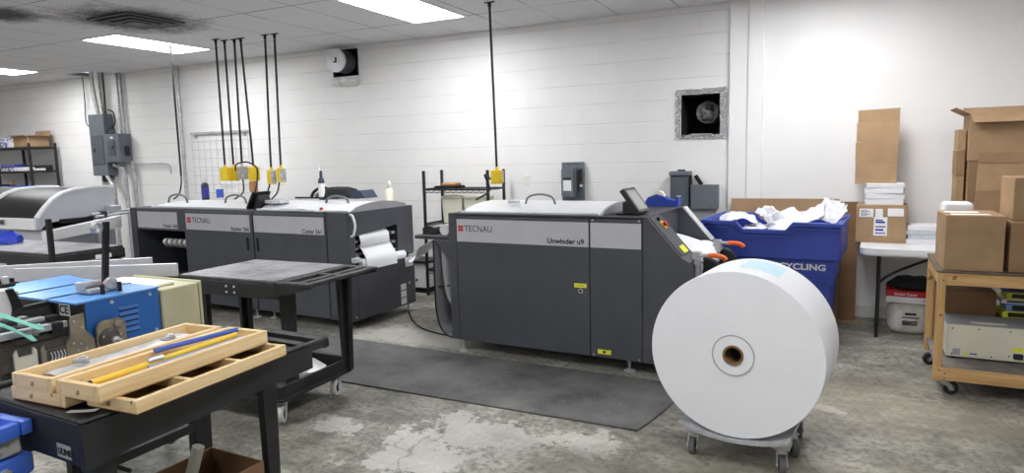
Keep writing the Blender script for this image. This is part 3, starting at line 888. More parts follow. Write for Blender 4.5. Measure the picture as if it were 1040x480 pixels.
bottle('squeeze_bottle', 'cream squeeze bottle at the right end of the left machine', lm(3.02, .80, ZT + .02), .04, .23, 'cream', 'cream', None, .3)
t = thing('black_bag', 'black bag with a curved strap and dark blue end lying on the left machine', 'bag', lm(2.42, .72, ZT + .073), LA)
def blob(rx, ry, rz, seed, amp=.12, nu=14, nv=8):
    rnd = random.Random(seed); ph = [rnd.uniform(0, 6.28) for _ in range(6)]
    bm = nb(); bmesh.ops.create_uvsphere(bm, u_segments=nu, v_segments=nv, radius=1)
    for v in bm.verts:
        a = math.atan2(v.co.y, v.co.x)
        k = 1 + amp * (math.sin(3 * a + ph[0]) * .5 + math.sin(5 * a + ph[1] + v.co.z * 3) * .5 + math.sin(7 * v.co.z + ph[2]) * .3)
        v.co = Vector((v.co.x * rx * k, v.co.y * ry * k, max(-.35, v.co.z) * rz * k))
    mz = min(v.co.z for v in bm.verts)
    for v in bm.verts: v.co.z -= mz
    return bm
obj('body', blob(.30, .14, .085, 3), 'black_plastic', t)
obj('strap', tube(nb(), [(-.32, -.06, .012), (-.28, -.06, .07), (-.18, -.06, .115), (-.08, -.06, .1), (-.02, -.06, .06)], .016, 8), 'black_matte', t)
obj('flap', prism(nb(), [(.12, .01), (.42, .01), (.36, .09), (.2, .08)], 'y', -.08, .12), 'blackish_blue', t)
obj('rod', box(nb(), -.5, .1, -.12, -.10, .004, .022, .003), 'black_matte', t)
t = thing('red_stopper', 'small red and white part lying on the front edge of the cutter', 'part', lm(2.82, .035, ZT), LA)
obj('base', box(nb(), -.05, .05, -.02, .02, 0, .018, .004), 'white_plastic', t); obj('knob', cyl(nb(), (.03, 0, .015), (.03, 0, .042), .017, 12), 'red', t)
t = thing('wiping_cloth', 'crumpled white cloth on the front edge of the cutter', 'cloth', lm(2.5, .04, ZT + .002), LA)
obj('folds', blob(.16, .03, .03, 5, .25), 'paper', t)
one('wooden_block', box(nb(), -.06, .06, -.03, .03, 0, .03, .006), 'tan', 'small reddish wooden block at the far corner of the cutter top', 'block', lm(3.09, .86, ZT), LA)
one('parts_tray', prism(nb(), rrect(-.11, .11, -.07, .07, .03), 'z', 0, .03), 'acetate', 'small clear tray on the white lid of the cutter', 'tray', lm(2.1, .2, ZT + .062), LA)

# ------------------------------------------------------------------ right machine: unwinder
U = thing('paper_unwinder', 'large dark grey unwinder machine standing behind the floor mat', 'machine', (-2.737, 4.497, 0), -2.5)
ub, ut, uw, ud = .10, 1.10, 1.57, 1.05
obj('body', box(nb(), .02, uw, .02, ud, ub, ut - .004, .004), 'charcoal', U)
obj('edge_panel', box(nb(), 0, .072, 0, .02, ub, ut, .003), 'charcoal', U)
obj('top_sill', box(nb(), 0, uw + .02, .0, ud, ut - .004, ut + .008, .003), 'charcoal_dark', U)
dr = obj('large_door', box(nb(), .075, 1.182, 0, .019, ub, ut - .01, .003), 'charcoal', U)
decal('name_band', dr, 'panel_silver', 'y', 0, .077, 1.178, .888, 1.063)
logo(dr, .092, -.0005, .968, .045)
text('TECNAU', .070, 'ink_black', dr, (.148, -.0018, .967), sx=.9)
text('Unwinder u9', .052, 'ink_black', dr, (1.145, -.0018, .906), align='RIGHT', bold=.0016, sx=1.05)
decal('warning_sticker', dr, 'label_yellow', 'y', 0, 1.065, 1.16, .594, .624)
text('ATTENTION', .012, 'ink_black', dr, (1.075, -.0018, .604))
bm = nb(); lathe(bm, [(.011, 0), (.018, 0), (.018, .006), (.011, .006)], (1.115, -.006, .57), (0, 1, 0), 16); obj('lock_ring', bm, 'steel', dr)
obj('lock_core', cyl(nb(), (1.115, -.003, .57), (1.115, .001, .57), .011, 12), 'black_matte', dr)
dr = obj('small_door', box(nb(), 1.188, uw - .004, 0, .019, ub, ut - .01, .003), 'charcoal', U)
decal('name_band', dr, 'panel_silver', 'y', 0, 1.192, uw - .01, .888, 1.063)
decal('warning_sticker', dr, 'label_yellow', 'y', 0, 1.24, 1.34, .125, .158)
decal('sticker_symbol', dr, 'ink_black', 'y', -.0015, 1.28, 1.30, .133, .15)
for x, z in ((1.21, ut - .018), (1.545, ut - .018), (1.21, .115), (1.545, .115)):
    obj('screw', cyl(nb(), (x, -.004, z), (x, .001, z), .007, 8), 'steel', dr)
arm = [(1.572, ub), (1.88, ub), (1.893, .66), (1.885, .815), (1.83, .845), (1.605, ut), (1.572, ut)]
fa = obj('front_arm', prism(nb(), arm, 'y', .0, .30), 'charcoal', U)
ba = obj('rear_arm', prism(nb(), [(1.30, ut - .3), (1.572, ub)] + arm[1:-1] + [(1.30, ut)], 'y', .93, 1.04), 'charcoal', U)
# control strip on the slope of the front arm
sl = Vector((1.83 - 1.605, 0, .845 - ut)); sl.normalize(); nrm = Vector((-sl.z, 0, sl.x))
def on_slope(d, v, h=0):
    return Vector((1.605, v, ut)) + sl * d + nrm * h
bm = nb(); hexa(bm, [on_slope(.0, .03), on_slope(.335, .03), on_slope(.335, .27), on_slope(.0, .27)], [on_slope(.0, .03, .006), on_slope(.335, .03, .006), on_slope(.335, .27, .006), on_slope(.0, .27, .006)])
obj('control_strip', bm, 'charcoal_dark', fa)
bm = nb(); lathe(bm, [(0, 0), (.034, 0), (.034, .006), (0, .006)], on_slope(.085, .17, .006), nrm, 20); obj('emergency_collar', bm, 'yellow', fa)
bm = nb(); lathe(bm, [(.012, 0), (.012, .008), (.022, .010), (.022, .018), (.016, .023), (0, .024)], on_slope(.085, .17, .012), nrm, 20); obj('emergency_button', bm, 'red', fa)
bm = nb(); lathe(bm, [(0, 0), (.012, 0), (.012, .016), (0, .018)], on_slope(.03, .15, .006), nrm, 12); obj('push_button', bm, 'black_matte', fa)
bm = nb(); hexa(bm, [on_slope(.265, .12, .006), on_slope(.325, .12, .006), on_slope(.325, .23, .006), on_slope(.265, .23, .006)], [on_slope(.265, .12, .008), on_slope(.325, .12, .008), on_slope(.325, .23, .008), on_slope(.265, .23, .008)])
obj('warning_sticker', bm, 'label_yellow', fa)
bm = nb(); hexa(bm, [(1.606, .93, ut + .001), (1.83, .93, .846), (1.83, 1.04, .846), (1.606, 1.04, ut + .001)], [(1.612, .93, ut + .007), (1.836, .93, .852), (1.836, 1.04, .852), (1.612, 1.04, ut + .007)])
obj('edge_strip', bm, 'alu', ba)
obj('bolt', cyl(nb(), (1.55, .926, ut - .03), (1.55, .93, ut - .03), .010, 10), 'black_matte', ba)
# paper web over the big roller between the arms
bm = nb(); cyl(bm, (1.79, .32, .735), (1.79, .92, .735), .115, 32); obj('web_roller', bm, 'paper', U)
bm = nb()
pf = [(1.574, .90), (1.66, .880)] + [(1.79 + .119 * math.cos(R(a)), .735 + .119 * math.sin(R(a))) for a in range(105, -31, -15)] + [(1.86, .58), (1.82, .3)]
n_ = len(pf) - 1
obj('paper_web', sheet(nb(), n_, 2, lambda u, v: (pf[round(u * n_)][0], .33 + .56 * v, pf[round(u * n_)][1]), .0015), 'paper', U)
for v in (.34, .90):
    bm = nb(); lathe(bm, [(0, 0), (.09, 0), (.105, .012), (.09, .025), (0, .025)], (1.93, v - .012, .70), (0, 1, 0), 24)
    obj('chuck_disc', bm, 'black_plastic', U)
for v in (.16, .84):
    bm = nb(); box(bm, 1.87, 1.925, v - .03, v + .03, .815, .868, .005); cyl(bm, (1.90, v, .845), (1.985, v, .843), .013, 14); cyl(bm, (1.91, v - .045, .80), (1.91, v + .045, .80), .022, 14)
    box(bm, 1.89, 1.915, v - .015, v + .015, .70, .80, .005)
    ar = obj('chuck_arm', bm, 'galvanised', U)
    bm = nb(); tube(bm, [(1.975, v, .843), (2.01, v, .846), (2.05, v, .843), (2.078, v, .832), (2.09, v, .818)], .016, 12)
    obj('orange_grip', bm, 'orange', ar)
lid(U, .10, 1.24, .06, .92, .066, ut + .008)
hoop(U, .66, .3, ut + .07, .26, .07, r=.008)
obj('lid_catch', box(nb(), .42, .50, .2, .28, ut + .075, ut + .1, .01), 'acetate', U)
bm = nb(); box(bm, 1.37, 1.47, .16, .30, ut + .008, ut + .10, .01); box(bm, 1.33, 1.40, .14, .24, ut + .008, ut + .02, .004)
sc = obj('operator_screen', bm, 'black_plastic', U)
pd = Vector((.12, 0, -.165)); pn = Vector((.165, 0, .12)).normalized(); p0 = Vector((1.385, .10, ut + .185))
def slab(a0, a1, v0, v1, h0, h1):
    q = lambda a, v, h: p0 + pd * a + Vector((0, v, 0)) + pn * h
    return hexa(nb(), [q(a0, v0, h0), q(a1, v0, h0), q(a1, v1, h0), q(a0, v1, h0)], [q(a0, v0, h1), q(a1, v0, h1), q(a1, v1, h1), q(a0, v1, h1)])
obj('screen_panel', slab(0, 1, 0, .25, -.016, .016), 'black_plastic', sc)
obj('screen_glass', slab(.1, .9, .03, .22, .016, .018), 'screen_face', sc)
# loop bin at the left end
pf = [(-.165, .885), (-.165, .7), (-.165, .42), (-.155, .28), (-.12, .17), (-.05, .11), (.02, .10)]
sp_ = smooth_pts([(a, 0, b) for a, b in pf], 5); n_ = len(sp_) - 1
lb = obj('loop_bin', sheet(nb(), n_, 1, lambda u, v: (sp_[round(u * n_)].x, .02 + .9 * v, sp_[round(u * n_)].z), .004), 'label_grey', U)
obj('rim', tube(nb(), [(p.x, .02, p.z) for p in sp_], .007, 8, 1, False), 'black_plastic', lb)
lp = smooth_pts([(-.10, 0, .88), (-.10, 0, .7), (-.08, 0, .50), (-.05, 0, .40), (-.01, 0, .36)], 6); n3 = len(lp) - 1
obj('loop_paper', sheet(nb(), n3, 4, lambda u, v: (min(.016, lp[round(u * n3)].x + .11 * v), .04 + .42 * v, lp[round(u * n3)].z), .0015), 'paper', U)
obj('infeed_table', box(nb(), -.38, 0.0, .06, .9, .885, .912, .004), 'charcoal_dark', U)
obj('table_bracket', prism(nb(), [(-.16, .885), (0, .885), (0, .72)], 'y', .03, .05), 'charcoal', U)
obj('guide_rod', cyl(nb(), (-.16, .06, .50), (0, .06, .52), .006, 8), 'black_plastic', U)
for x, v in ((.09, .03), (1.45, .08), (.1, .95), (1.4, .95)): foot(U, x, v, ub)

def ul(u, v, z=0):
    a = R(-2.5)
    return (-2.737 + math.cos(a) * u - math.sin(a) * v, 4.497 + math.sin(a) * u + math.cos(a) * v, z)
t = thing('label_printer', 'small black device on the infeed table at the left of the unwinder', 'device', ul(-.29, .24, .913), -2.5)
obj('body', prism(nb(), [(-.07, 0), (.07, 0), (.06, .05), (-.02, .075), (-.07, .05)], 'y', -.09, .09), 'black_plastic', t)
obj('slot', box(nb(), -.01, .05, -.07, .07, .06, .064), 'steel', t)
t = thing('paper_coil', 'small white roll of paper lying on the infeed table', 'paper roll', ul(-.13, .25, .913), -2.5)
obj('roll', cyl(nb(), (0, -.12, .045), (0, .2, .045), .045, 20), 'paper', t)
bottle('small_bottle', 'small brown bottle on the infeed table behind the black device', ul(-.27, .55, .913), .024, .13, 'tan', 'tan', None, .3)
t = thing('tape_dispenser', 'blue desktop tape dispenser with a roll, on top of the rear unwinder arm', 'tape dispenser', ul(1.44, .985, ut + .009), -4)
obj('body', prism(nb(), [(-.14, 0), (.13, 0), (.13, .075), (.115, .075), (.105, .045), (.05, .055), (0, .082), (-.07, .088), (-.12, .07), (-.14, .035)], 'y', -.045, .045), 'dispenser_blue', t)
bm = nb(); lathe(bm, [(.03, -.022), (.05, -.022), (.05, .022), (.03, .022), (.03, -.022)], (-.04, 0, .072), (0, 1, 0), 22)
obj('tape_roll', bm, 'cream', t)
obj('cutter_blade', box(nb(), .112, .134, -.03, .03, .075, .082), 'steel', t)

# paper sagging between the unwinder and the cutter
def web(u, v):
    e0 = Vector(lm(3.215, .80, .53)) * (1 - v) + Vector(lm(3.215, 1.12, .62)) * v
    e1 = Vector(ul(-.386, .12, .80)) * (1 - v) + Vector(ul(-.386, .62, .905)) * v
    p = e0 * (1 - u) + e1 * u
    p.z -= .06 * math.sin(PI * u) * (1 - u * .2)
    return p
one('paper_web', sheet(nb(), 18, 2, web, .0015), 'paper', 'white paper web sagging across the gap between the two machines', 'paper web')

# cable on the floor from the unwinder
one('floor_cable', tube(nb(), [(-3.85, 5.5, .008), (-3.6, 5.2, .008), (-3.3, 4.95, .008), (-2.9, 4.85, .008), (-2.4, 5.0, .008)], .008, 7), 'rubber', 'black cable lying on the floor between the two machines', 'cable')
# mat
bm = nb()
prism(bm, [(-.84, 4.34), (-.86, 4.05), (-.89, 3.82), (-.925, 3.64), (-.955, 3.505), (-2.98, 3.54), (-3.86, 3.56), (-3.86, 4.46), (-2.3, 4.40)], 'z', 0.0, .012)
one('floor_mat', bm, 'mat_black', 'large dark rubber mat on the floor in front of the unwinder', 'floor mat')

# ------------------------------------------------------------------ paper roll on its dolly
RX, RY, RA = -.421, 3.265, -6.9
t = thing('paper_roll', 'huge white paper roll standing on a wheeled dolly in front of the unwinder', 'paper roll', (RX, RY, .155), RA)
rr, rw = .409, .43
bm = nb(); lathe(bm, [(.075, .0), (rr - .002, 0), (rr, .003), (rr, rw - .003), (rr - .002, rw), (.075, rw), (.075, 0)], (0, 0, rr), (0, 1, 0), 96)
obj('paper_body', bm, 'paper', t)
bm = nb(); lathe(bm, [(.048, -.002), (.100, -.002), (.100, .02)], (0, 0, rr), (0, 1, 0), 48); obj('end_disc', bm, 'paper_core_white', t)
bm = nb(); lathe(bm, [(.095, -.004), (.101, -.004), (.101, .0), (.095, .0), (.095, -.004)], (0, 0, rr), (0, 1, 0), 48); obj('disc_edge', bm, 'label_grey', t)
bm = nb(); lathe(bm, [(.040, -.006), (.050, -.006), (.050, rw), (.040, rw), (.040, -.006)], (0, 0, rr), (0, 1, 0), 36); obj('core_tube', bm, 'kraft_core', t)
bm = nb(); lathe(bm, [(0, .1), (.040, .1), (.040, .3), (0, .3)], (0, 0, rr), (0, 1, 0), 20); obj('core_hole_shade', bm, 'inside_dark', t)  # near-black filler set in the hollow core to paint the shade inside it
bm = nb()
def lab(u, v):
    a = R(92 - 27 * u)
    return ((rr + .0012) * math.cos(a), rw * .30 + .24 * v, rr + (rr + .0012) * math.sin(a))
sheet(bm, 12, 2, lab); obj('roll_label', bm, 'pale_blue', t)
t = thing('roll_dolly', 'grey metal dolly on casters carrying the white paper roll', 'dolly', (RX, RY, 0), RA)
xs = [-.262 + .524 * i / 24 for i in range(25)]
dz = lambda x: .150 + .055 * (abs(x) / .3) ** 2
g0 = prism(nb(), [(x, dz(x)) for x in xs] + [(x, dz(x) - .016) for x in xs[::-1]], 'y', -.02, .64)
obj('deck', g0, 'galvanised', t)
bm = nb()
for s in (-1, 1):
    for y in (.09, .56):
        bm = nb(); box(bm, s * .215 - .04, s * .215 + .04, y - .04, y + .04, .117, .16, .004)
        obj('corner_bracket', bm, 'galvanised', t)
for x, y, an in ((-.215, .09, -85), (.212, .09, -70), (.222, .30, -60), (.215, .56, -80), (-.215, .56, -85)):
    caster(t, x, y, .042, .032, .117, an, 'grey_rubber')

# ------------------------------------------------------------------ black utility carts
def utility_cart(label, loc, rz, L, Wd, H, over=0.30, dx_leg=0.0, shelf_z=.14, caster_r=.055, deck='scuffed_deck', bolts=True, legs_in=.02, tapered=True, legs_y=None):
    """top tray with a slotted handle end at +x, legs, deep lower shelf, casters; x runs 0..L, y 0..Wd"""
    t = thing('utility_cart', label, 'cart', loc, rz)
    xs = L - over                                         # body ends here, handle shelf overhangs
    bm = nb()
    box(bm, 0, xs + .02, 0, .022, H - .105, H - .02, .004); box(bm, 0, xs + .02, Wd - .022, Wd, H - .105, H - .02, .004)
    box(bm, 0, .022, .022, Wd - .022, H - .105, H - .02, .004); box(bm, xs, xs + .02, .022, Wd - .022, H - .085, H - .02, .004)
    prism(bm, [(xs, H - .02), (xs, H - .09), (L, H - .03), (L, H - .02)], 'y', 0, .022)
    prism(bm, [(xs, H - .02), (xs, H - .09), (L, H - .03), (L, H - .02)], 'y', Wd - .022, Wd)
    obj('apron', bm, 'cart_black', t)
    bm = nb()
    box(bm, 0, xs, 0, Wd, H - .02, H, .004)
    if over > .05:
        box(bm, xs, L, 0, .05, H - .02, H, .004); box(bm, xs, L, Wd - .05, Wd, H - .02, H, .004)
        box(bm, L - .05, L, .05, Wd - .05, H - .02, H, .004); box(bm, xs, xs + .05, .05, Wd - .05, H - .02, H, .003)
        box(bm, xs + .13, xs + .17, .05, Wd - .05, H - .02, H, .003)
        box(bm, xs, L, Wd * .5 - .02, Wd * .5 + .02, H - .021, H - .001)
    obj('top_rim', bm, 'dusty_black', t)
    bm = nb(); box(bm, .012, xs - .01, .015, Wd - .015, H, H + .003)
    obj('deck', bm, deck, t)
    for sx in (0, 1):
        for sy in (0, 1):
            x = legs_in if sx == 0 else xs - legs_in - .09
            y = legs_in if sy == 0 else Wd - legs_in - .035
            if legs_y is not None:
                x, y = legs_y[sx * 2 + sy]
            bm = nb()
            if tapered:
                k = .018 if sx == 0 else -.018
                hexa(bm, [(x + max(0, -k) * .0 + .012, y, shelf_z + .02), (x + .078, y, shelf_z + .02), (x + .078, y + .035, shelf_z + .02), (x + .012, y + .035, shelf_z + .02)],
                     [(x - .008, y, H - .03), (x + .098, y, H - .03), (x + .098, y + .035, H - .03), (x - .008, y + .035, H - .03)])
            lg = obj('leg', bm, 'cart_black', t)
            obj('leg_web', box(nb(), x + .03, x + .06, y + (.035 if sy == 0 else -.03), y + (.065 if sy == 0 else 0), shelf_z + .02, H - .05, .004), 'cart_black', lg)
    bm = nb(); z0, z1 = shelf_z, shelf_z + .10
    box(bm, 0, xs, 0, Wd, z0, z0 + .02, .004)
    box(bm, 0, xs, 0, .018, z0 + .02, z1, .004); box(bm, 0, xs, Wd - .018, Wd, z0 + .02, z1, .004)
    box(bm, 0, .018, .018, Wd - .018, z0 + .02, z1, .004); box(bm, xs - .018, xs, .018, Wd - .018, z0 + .02, z1, .004)
    obj('lower_shelf', bm, 'cart_black', t)
    for x, y, an in ((.07, .07, 190), (xs - .07, .07, -60), (.07, Wd - .07, 170), (xs - .07, Wd - .07, -75)):
        caster(t, x, y, caster_r, .034, shelf_z, an, 'white_rubber', 'white_plastic' if False else 'alu')
    if bolts:
        bm = nb()
        for x in (xs * .52, xs * .60):
            for z in (H - .045, H - .08):
                cyl(bm, (x, -.004, z), (x, .002, z), .007, 10)
        obj('rivets', bm, 'alu', t)
    return t
CM = utility_cart('black utility cart with a scuffed grey top in front of the cutter', (-3.66, 2.775, 0), 1.0, 1.045, .64, .86, over=.25, legs_y=((0, .12), (.0, .46), (.705, .12), (.735, .60)))
one('plastic_sheet', blob(.165, .14, .07, 11, .14), 'white_plastic', 'crumpled white plastic sheet on the lower shelf of the scuffed cart', 'sheet', (-3.08, 3.19, .163))
CF = utility_cart('black table-height cart behind the blue machine, white label at its corner', (-7.42, 3.2, 0), 0, 1.74, .60, .84, over=.0, bolts=False)
dl = decal('name_plate', CF, 'label_white', 'x', 1.761, .33, .47, .755, .79); 
obj('corner_post', box(nb(), 1.745, 1.785, -.035, .0, .70, 1.13, .004), 'black_matte', CF)
t = thing('blue_bag', 'bright blue plastic bag at the left edge on the far black cart', 'bag', (-7.10, 3.52, .844), 0)
obj('body', blob(.26, .18, .085, 21, .2), 'bag_blue', t); obj('black_band', box(nb(), -.2, .12, -.12, .1, .095, .112, .01), 'black_matte', t)

# near cart carrying the wooden trays (long side runs away from the camera)
t = thing('utility_cart', 'black utility cart in the foreground carrying the wooden trays', 'cart', (-1.86, 1.075, 0), 87)
L, Wd, H = .86, .62, .84
bm = nb()
prism(bm, [(0, H - .15), (.13, H - .13), (L, H - .10), (L, H - .012), (0, H - .012)], 'y', 0, .025)
prism(bm, [(0, H - .15), (.13, H - .13), (L, H - .10), (L, H - .012), (0, H - .012)], 'y', Wd - .025, Wd)
box(bm, 0, .025, .025, Wd - .025, H - .14, H - .012, .004); box(bm, L - .025, L, .025, Wd - .025, H - .10, H - .012, .004)
obj('apron', bm, 'cart_black', t)
bm = nb(); box(bm, 0, L, 0, .03, H - .012, H, .005); box(bm, 0, L, Wd - .03, Wd, H - .012, H, .005); box(bm, 0, .035, .03, Wd - .03, H - .012, H, .005); box(bm, L - .03, L, .03, Wd - .03, H - .012, H, .005)
obj('top_rim', bm, 'cart_black', t)
obj('deck', box(nb(), .02, L - .02, .02, Wd - .02, H - .03, H - .018, .002), 'dusty_black', t)
bm = nb()
box(bm, L, L + .11, .02, .05, H - .045, H - .008, .006); box(bm, L, L + .11, Wd - .26, Wd - .23, H - .045, H - .008, .006); box(bm, L + .085, L + .12, .02, Wd - .23, H - .05, H - .006, .008)
obj('push_handle', bm, 'cart_black', t)
for x, y in ((.03, .03), (.03, Wd - .065), (L - .12, .155), (L - .12, Wd - .055)):
    bm = nb(); hexa(bm, [(x + .012, y, .17), (x + .06, y, .17), (x + .06, y + .035, .17), (x + .012, y + .035, .17)], [(x + .002, y, H - .03), (x + .075, y, H - .03), (x + .075, y + .035, H - .03), (x + .002, y + .035, H - .03)])
    obj('leg', bm, 'cart_black', t)
bm = nb(); box(bm, 0, L, 0, Wd, .13, .15, .004); box(bm, 0, L, 0, .018, .15, .2, .004); box(bm, 0, L, Wd - .018, Wd, .15, .2, .004); box(bm, 0, .018, .018, Wd - .018, .15, .2); box(bm, L - .018, L, .018, Wd - .018, .15, .2)
obj('lower_shelf', bm, 'cart_black', t)
for x, y, an in ((.07, .07, 10), (L - .07, .07, 40), (.07, Wd - .07, 20), (L - .07, Wd - .07, -20)):
    caster(t, x, y, .05, .034, .13, an, 'white_rubber', 'alu')
pl = decal('name_plate', t, 'label_grey', 'y', 0, 0, 0, 0, 0)
bpy.data.objects.remove(pl)
bm = nb(); box(bm, -.002, 0, .065, .135, H - .125, H - .085); pl = obj('name_plate', bm, 'label_grey', t)
text('ULINE', .026, 'ink_black', pl, (-.0025, .130, H - .115), (90, 0, -90), bold=.0012, sx=.95)

# wooden trays
def tray(name, label, loc, rz, w, d, h, wall=.02, floor='tan', cells=0, grp=None, knots=True):
    t = thing(name, label, 'tray', loc, rz, grp)
    obj('side_rail', box(nb(), 0, wall, 0, d, 0, h, .0015), 'pine_y', t); obj('side_rail', box(nb(), w - wall, w, 0, d, 0, h, .0015), 'pine_y', t)
    obj('end_rail', box(nb(), wall, w - wall, 0, wall, 0, h - .001, .0015), 'pine_x', t); obj('end_rail', box(nb(), wall, w - wall, d - wall, d, 0, h - .001, .0015), 'pine_x', t)
    obj('bottom', box(nb(), .004, w - .004, .004, d - .004, -.004, .004), floor, t)
    for c in range(1, cells):
        y = d * c / cells
        obj('divider', box(nb(), wall, w - wall, y - wall / 2, y + wall / 2, 0, h - .001, .0015), 'pine_x', t)
    return t
ztop = .84
tray('wooden_tray', 'lowest flat wooden tray on the left, under the long open tray', (-2.245, 1.105, ztop + .005), 2.5, .25, .635, .038, floor='kraft_core')
tray('wooden_tray', 'wooden frame tray split into three cells, lowest on the right', (-1.96, 1.155, ztop + .005), 2.5, .21, .60, .038, .018, 'kraft_core', 3)
tray('wooden_tray', 'left upper wooden tray holding a clear strip and two clips', (-2.225, 1.10, ztop + .047), 3.0, .185, .635, .042, .018, 'pine_y')
tray('wooden_tray', 'right upper wooden tray holding blue and yellow rods', (-2.013, 1.105, ztop + .047), 2.0, .185, .64, .045, .020, 'pine_y')
t = one('film_strip', sheet(nb(), 20, 2, lambda u, v: (-.066 + .132 * v, .50 * u, .001 * math.sin(u * 9) + .002), .0015), 'acetate', 'clear grey strip lying in the left upper tray', 'film strip', (-2.14, 1.18, ztop + .064), 3)
def clip(loc, label, rz):
    t = thing('metal_clip', label, 'clip', loc, rz)
    obj('body', box(nb(), -.028, .028, -.008, .008, 0, .012, .004), 'galvanised', t)
    obj('knob', lathe(nb(), [(0, 0), (.013, 0), (.015, .006), (.009, .012), (0, .013)], (.008, 0, .012), seg=14), 'steel', t)
clip((-2.165, 1.27, ztop + .074), 'small silver clip at the near end of the left upper tray', 20)
clip((-2.135, 1.565, ztop + .074), 'small silver clip toward the far end of the left upper tray', 30)
def rod(name, label, a, b, r, mat, tip=None):
    t = thing(name, label, 'rod', a, 0)
    d = Vector(b) - Vector(a)
    obj('shaft', cyl(nb(), (0, 0, 0), d, r, 10), mat, t)
    if tip: obj('tip', cyl(nb(), -d.normalized() * .03, (0, 0, 0), .004, 10, r * .95), tip, t)
zr = ztop + .080
rod('marking_rod', 'blue rod lying highest in the right upper tray', (-1.985, 1.40, zr + .018), (-1.945, 1.70, zr + .018), .0085, 'rod_blue')
rod('marking_rod', 'yellow pencil rod with a dark tip in the right upper tray', (-1.955, 1.17, zr - .012), (-1.932, 1.68, zr + .006), .0095, 'pencil_yellow', 'black_matte')
rod('marking_rod', 'pale blue rod nearest the right edge of its wooden tray', (-1.922, 1.33, zr - .012), (-1.905, 1.69, zr - .006), .008, 'rod_pale')
rod('silver_clamp', 'short silver clamp around the middle of the yellow rod', (-1.946, 1.345, zr + .004), (-1.940, 1.395, zr + .006), .010, 'steel')
one('paper_scrap', sheet(nb(), 4, 1, lambda u, v: (.09 * u, .02 * v, .006 * u * u), .001), 'label_white', 'scrap of white paper poking out under the trays', 'paper scrap', (-1.97, 1.10, .8405), 20)

# carton on the cart's lower shelf with a white tube
t = thing('open_carton', 'open cardboard box on the lower shelf of the foreground cart', 'box', (-2.14, 1.67, .151), -2)
bm = nb(); a, b, h, th = .15, .15, .23, .006
box(bm, -a, a, -b, b, 0, th); box(bm, -a, a, -b, -b + th, th, h); box(bm, -a, a, b - th, b, th, h); box(bm, -a, -a + th, -b + th, b - th, th, h); box(bm, a - th, a, -b + th, b - th, th, h)
obj('body', bm, 'cardboard_dark', t)
t = thing('mailing_tube', 'white tube standing slanted in the cardboard box', 'tube', (-2.145, 1.62, .158), 0)
obj('tube', tube(nb(), [(-.07, -.05, .02), (-.02, -.01, .17), (.02, .02, .33)], .022, 16, 4), 'cream', t)

# blue lidded tote at the lower left
t = thing('blue_tote', 'bright blue stacking tote at the lower left corner, upper of two', 'tote', (-2.37, .865, .712), 4)
bm = nb()
for (x0, x1, y0, y1) in ((-.28, .28, -.2, -.165), (-.28, .28, .165, .2), (-.28, -.245, -.165, .165), (.245, .28, -.165, .165)):
    box(bm, x0, x1, y0, y1, .055, .10, .010, None, 2)
obj('rim', bm, 'tote_blue', t)
obj('lid_panel', box(nb(), -.25, .25, -.17, .17, .05, .075, .004), 'tote_blue', t)
obj('clear_body', box(nb(), -.255, .255, -.178, .178, 0, .056, .008), 'clear_tub', t)
obj('screw', lathe(nb(), [(0, -.012), (.010, -.012), (.012, -.004), (.012, 0)], (.20, -.178, .03), (0, 1, 0), 12), 'steel', t)
obj('screw', lathe(nb(), [(0, .012), (.010, .012), (.012, .004), (.012, 0)], (.255, .12, .03), (1, 0, 0), 12), 'steel', t)
t = thing('blue_tote', 'bright blue tote under the clear bodied one at the lower left corner', 'tote', (-2.40, .865, .20), 4)
bm = nb(); b4 = lambda s, z: [(-.27 * s, -.19 * s, z), (.27 * s, -.19 * s, z), (.27 * s, .19 * s, z), (-.27 * s, .19 * s, z)]
hexa(bm, b4(.9, 0), b4(1.0, .46)); obj('body', bm, 'tote_blue', t)
obj('rim', box(nb(), -.285, .285, -.205, .205, .44, .503, .008), 'tote_blue', t)
obj('screw', lathe(nb(), [(0, .014), (.012, .014), (.014, .004), (.014, 0)], (.285, .12, .47), (1, 0, 0), 12), 'steel', t)
t = thing('low_stool', 'low black crate under the blue totes', 'crate', (-2.40, .865, 0), 4)
bm = nb(); box(bm, -.26, .26, -.18, .18, .17, .20, .004)
for sx in (-.24, .22):
    for sy in (-.16, .14): box(bm, sx, sx + .02, sy, sy + .02, 0, .17)
obj('body', bm, 'black_plastic', t)

# ------------------------------------------------------------------ folding machine at the left
FX, FY = -2.9, 1.73
t = thing('folding_machine', 'paper folding machine with a blue hood, beige cabinet and metal rails', 'machine', (FX, FY, 0), 0)
zt = .968
bm = nb(); prism(bm, [(-.66, .60), (0, .60), (0, zt - .008), (-.66, zt - .008)], 'y', .012, .36)
sd = obj('blue_housing', bm, 'blue_machine', t)
bm = nb(); box(bm, -.66, 0.002, -.004, .012, .60, zt - .01, .002); obj('end_plate', bm, 'black_plastic', t)
bm = nb()
prism(bm, [(-.70, zt + .012), (-.60, zt + .0), (.006, zt - .004), (.006, zt - .012), (-.60, zt - .012), (-.70, zt + .0)], 'y', -.03, .365)
hd = obj('blue_hood', bm, 'blue_lid', t)
for x in (-.45, -.2): obj('hood_seam', box(nb(), x - .003, x + .003, -.03, .365, zt - .001, zt + .0025), 'blackish_blue', hd)
bm = nb()
for i in range(5):
    z = .905 - i * .026
    prism(bm, [(0, z), (0, z - .016), (.007, z - .014)], 'y', .16, .25)
obj('louvres', bm, 'blue_machine', sd)
bm = nb()
for i in range(5):
    z = .905 - i * .026
    box(bm, .0, .0035, .162, .248, z - .020, z - .0155)
obj('louvre_gaps', bm, 'inside_dark', sd)
for y, z in ((.13, .935), (.315, .935), (.335, .76), (.145, .745)):
    obj('screw', lathe(nb(), [(0, .006), (.008, .005), (.009, 0)], (0, y, z), (1, 0, 0), 12), 'steel', sd)
